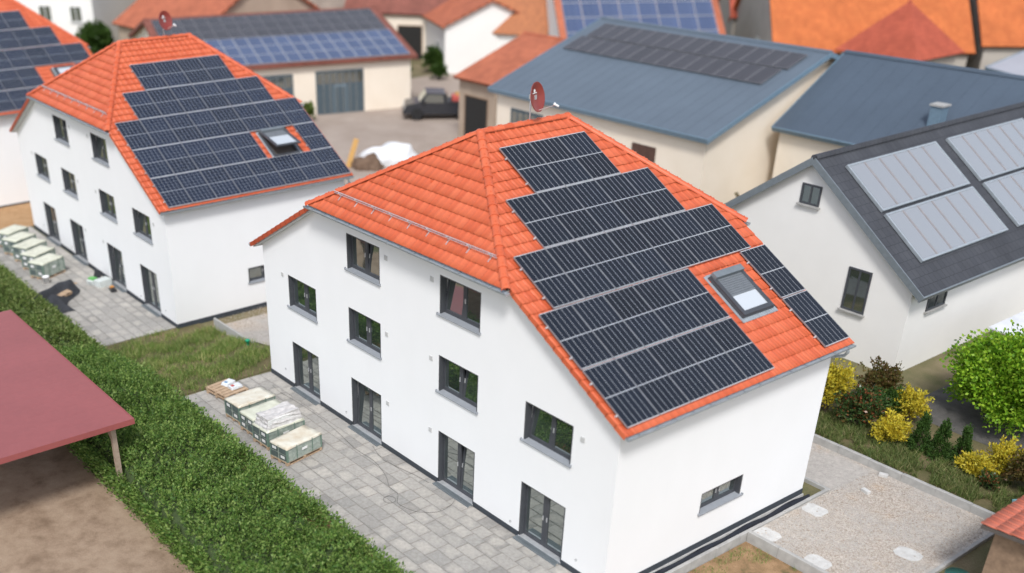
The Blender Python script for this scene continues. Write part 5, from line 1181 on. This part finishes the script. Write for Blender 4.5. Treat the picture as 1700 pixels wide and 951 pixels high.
# pyramid roof house
root = empty('pyramid_roof_house', (-30.8, 62.3, -1)); tag(root, 'square house with red pyramid roof at the top right', 'house', 'village houses behind')
MB().box(-2.9, 2.9, -2.8, 2.8, -.4, 4.0).build('wall', M['greywall'], root)
P = [(-3.3, -3.2, 3.95), (3.3, -3.2, 3.95), (3.3, 3.2, 3.95), (-3.3, 3.2, 3.95)]; ap = (0, 0, 7.35)
for i in range(4):
    a, b = Vector(P[i]), Vector(P[(i+1) % 4]); c_ = Vector(ap); X = (b-a).normalized(); Nn = (b-a).cross(c_-a).normalized(); Y = Nn.cross(X); mw = frame_matrix(a, X, Y, Nn); inv = mw.inverted()
    q = [inv @ v for v in (a, b, c_)]; mb = MB(); mb.add(q+[v-Vector((0, 0, .12)) for v in q], [(0, 1, 2), (5, 4, 3), (0, 3, 4, 1), (1, 4, 5, 2), (2, 5, 3, 0)]); mb.build('roof_slope', M['ored'], root, mw)
MB().lathe([(.16, 7.28), (.1, 7.4), (0, 7.5)], 8, Matrix.Identity(4)).build('finial', M['ored'], root)
# ------------------------------------------------------------------ courtyard items
root = empty('pickup_truck', (-48.7, 33.2, -.98), R(235)); root.scale = (1.25, 1.25, 1.25); tag(root, 'dark pickup truck with a loaded bed in the courtyard', 'pickup')
body = [(-2.0, .32), (-2.0, .85), (-.45, .9), (-.35, 1.45), (.75, 1.5), (1.15, .98), (1.95, .85), (2.05, .35)]
MB().prism(body, -.85, .85, Matrix.Rotation(R(90), 4, 'X')).build('body', M['carpaint'], root)
for sy in (-1, 1):
    MB().prism([(-.25, .95), (-.2, 1.38), (.68, 1.42), (1.0, .98)], -.006, .006, Matrix.Translation((0, sy*.855, 0)) @ Matrix.Rotation(R(90), 4, 'X')).build('side_window', M['glass'], root)
    for x in (-1.3, 1.3):
        w_ = MB().lathe([(.0, -.11), (.30, -.11), (.34, -.07), (.34, .07), (.30, .11), (0, .11)], 18, Matrix.Translation((x, sy*.84, .34)) @ Matrix.Rotation(R(90), 4, 'X')).build('wheel', M['tyre'], root); MB().lathe([(0, .115), (.17, .115), (.18, .1)], 14, Matrix.Translation((x, sy*.84, .34)) @ Matrix.Rotation(R(90*-sy if sy < 0 else 90), 4, 'X')).build('rim', M['alu'], w_)
    MB().box(-2.012, -2.0, sy*.6-.12, sy*.6+.12, .6, .78).build('tail_light', M['redp'], root); MB().box(2.03, 2.06, sy*.6-.15, sy*.6+.15, .6, .74).build('headlight', M['paper'], root)
MB().box(-1.9, -.5, -.75, .75, .901, .96).build('bed_rim', M['black'], root)
MB().add([(.785, -.7, 1.46), (.785, .7, 1.46), (1.155, .74, 1.0), (1.155, -.74, 1.0)], [(0, 3, 2, 1)]).build('windscreen', M['glass'], root)
MB().box(-.47, -.44, -.68, .68, 1.0, 1.4).build('rear_window', M['glass'], root); MB().box(-2.1, -2.001, -.8, .8, .34, .5).build('bumper', M['alu'], root); MB().box(2.04, 2.12, -.8, .8, .34, .5).build('bumper', M['black'], root)
MB().box(-2.112, -2.101, -.24, .24, .4, .5).build('number_plate', M['paper'], root)
for sy in (-1, 1): MB().cbox(.82, .98, min(sy*.86, sy*1.04), max(sy*.86, sy*1.04), 1.0, 1.14, .02).build('mirror', M['black'], root)
o = MB().cbox(-.55, .55, -.5, .5, 0, .35, .06).build('load_crate', M['redp']); o.matrix_world = Matrix.Translation((-48.7, 33.2, -.98)) @ Matrix.Rotation(R(235), 4, 'Z') @ Matrix.Translation((-1.5, 0, 1.206)); tag(o, 'red and ochre crate on the bed of the dark pickup', 'crate'); MB().box(-.3, .3, -.3, .3, .351, .5).build('ochre_lid', M['beam'], o)
mb = bmesh.new(); bmesh.ops.create_icosphere(mb, subdivisions=4, radius=1.0)
for v in mb.verts:
    x, y, z = v.co; s = 1+.12*math.sin(4*x+2*y)+.08*math.sin(7*y+3*z)+.05*math.sin(11*x-6*z); v.co = (x*1.9*s, y*1.15*s, max(z, -.05)*1.25*s)
me = bpy.data.meshes.new('sheeted_heap'); mb.to_mesh(me); mb.free(); me.materials.append(M['sheet']); me.polygons.foreach_set('use_smooth', [True]*len(me.polygons))
o = link('sheeted_heap', me); o.location = (-40.2, 22.6, -.98); o.rotation_euler = (0, 0, R(55)); o.scale = (.95, .95, .95); tag(o, 'heap under a white tarpaulin in the courtyard', 'heap')
mb = bmesh.new(); bmesh.ops.create_icosphere(mb, subdivisions=4, radius=1.0)
for v in mb.verts:
    x, y, z = v.co; q_ = 1+.16*math.sin(5*x+3*y)+.1*math.sin(9*y-4*x)+.06*math.sin(15*x+11*z); v.co = (x*.95*q_, y*.7*q_, max(z, -.05)*.75*q_)
me = bpy.data.meshes.new('soil_heap'); mb.to_mesh(me); mb.free(); me.materials.append(M['heap']); me.polygons.foreach_set('use_smooth', [True]*len(me.polygons))
o = link('soil_heap', me); o.location = (-40.0, 20.9, -.98); o.rotation_euler = (0, 0, R(40)); tag(o, 'brown soil heap in front of the white tarpaulin heap', 'heap')
o = MB().cbox(-.16, .16, -.12, .12, 0, 1.75, .01).build('ochre_beam', M['beam']); o.location = (-41.0, 20.0, -.98); o.rotation_euler = (R(-14), R(18), R(50)); tag(o, 'ochre timber beam leaning by the log stack', 'beam')
shrub('round_tree', 'round dark green tree beside the white village house', 'tree', (-86.5, 22.8), 1.7, 1.7, 3.3, 7000, M['treeleaf'], (.22, .4), .35, 41, 60, .3, .2, 'trees in the village', 'round', 7)
shrub('round_tree', 'dark bush in front of the small white outbuilding', 'bush', (-63.0, 44.0), 1.0, 1.0, 2.1, 3500, M['treeleaf'], (.2, .34), .35, 42, 40, .3, .1, 'trees in the village')
shrub('courtyard_bush', 'green bush on the bank right of the solar barn', 'bush', (-62.6, 40.2), .7, .7, 1.9, 2600, M['treeleaf'], (.16, .3), .35, 43, 30, .3, .1, 'trees in the village')
shrub('courtyard_bush', 'smaller green bush on the bank right of the solar barn', 'bush', (-60.0, 42.2), .6, .6, 1.2, 2000, M['treeleaf'], (.16, .3), .35, 44, 30, .3, .1, 'trees in the village')
shrub('courtyard_bush', 'leafy bush at the right end of the solar barn gates', 'bush', (-53.5, 24.9), .6, .6, 1.3, 1800, M['hedge_b'], (.14, .25), .35, 45, 26, .3, .1, 'trees in the village')
shrub('courtyard_bush', 'rust-brown bush at the foot of the blue barn gable', 'bush', (-17.2, 27.5), .9, .9, 1.9, 3200, M['olive'], (.1, .2), .35, 46, 36, .3, .1, 'trees in the village')
for k, (x, y, r_, h_) in enumerate(((-112, 40, 3.2, 6), (-108, 52, 3.6, 7), (-70, 80, 3.5, 7), (-118, 26, 3.5, 7), (-55, 92, 3.5, 7), (-12, 80, 3.5, 7))):
    shrub('village_tree', ['leafy tree beyond the white village house', 'leafy tree beyond the brown farmhouse', 'leafy tree beyond the ochre brick building', 'leafy tree at the far left skyline', 'leafy tree beyond the blue panel roof', 'leafy tree beyond the pale hall'][k], 'tree', (x, y, -1.0), r_, r_, h_, 9000, M['treeleaf'], (.3, .5), .35, 60+k, 70, .3, .22, 'trees in the village', 'round', 7)
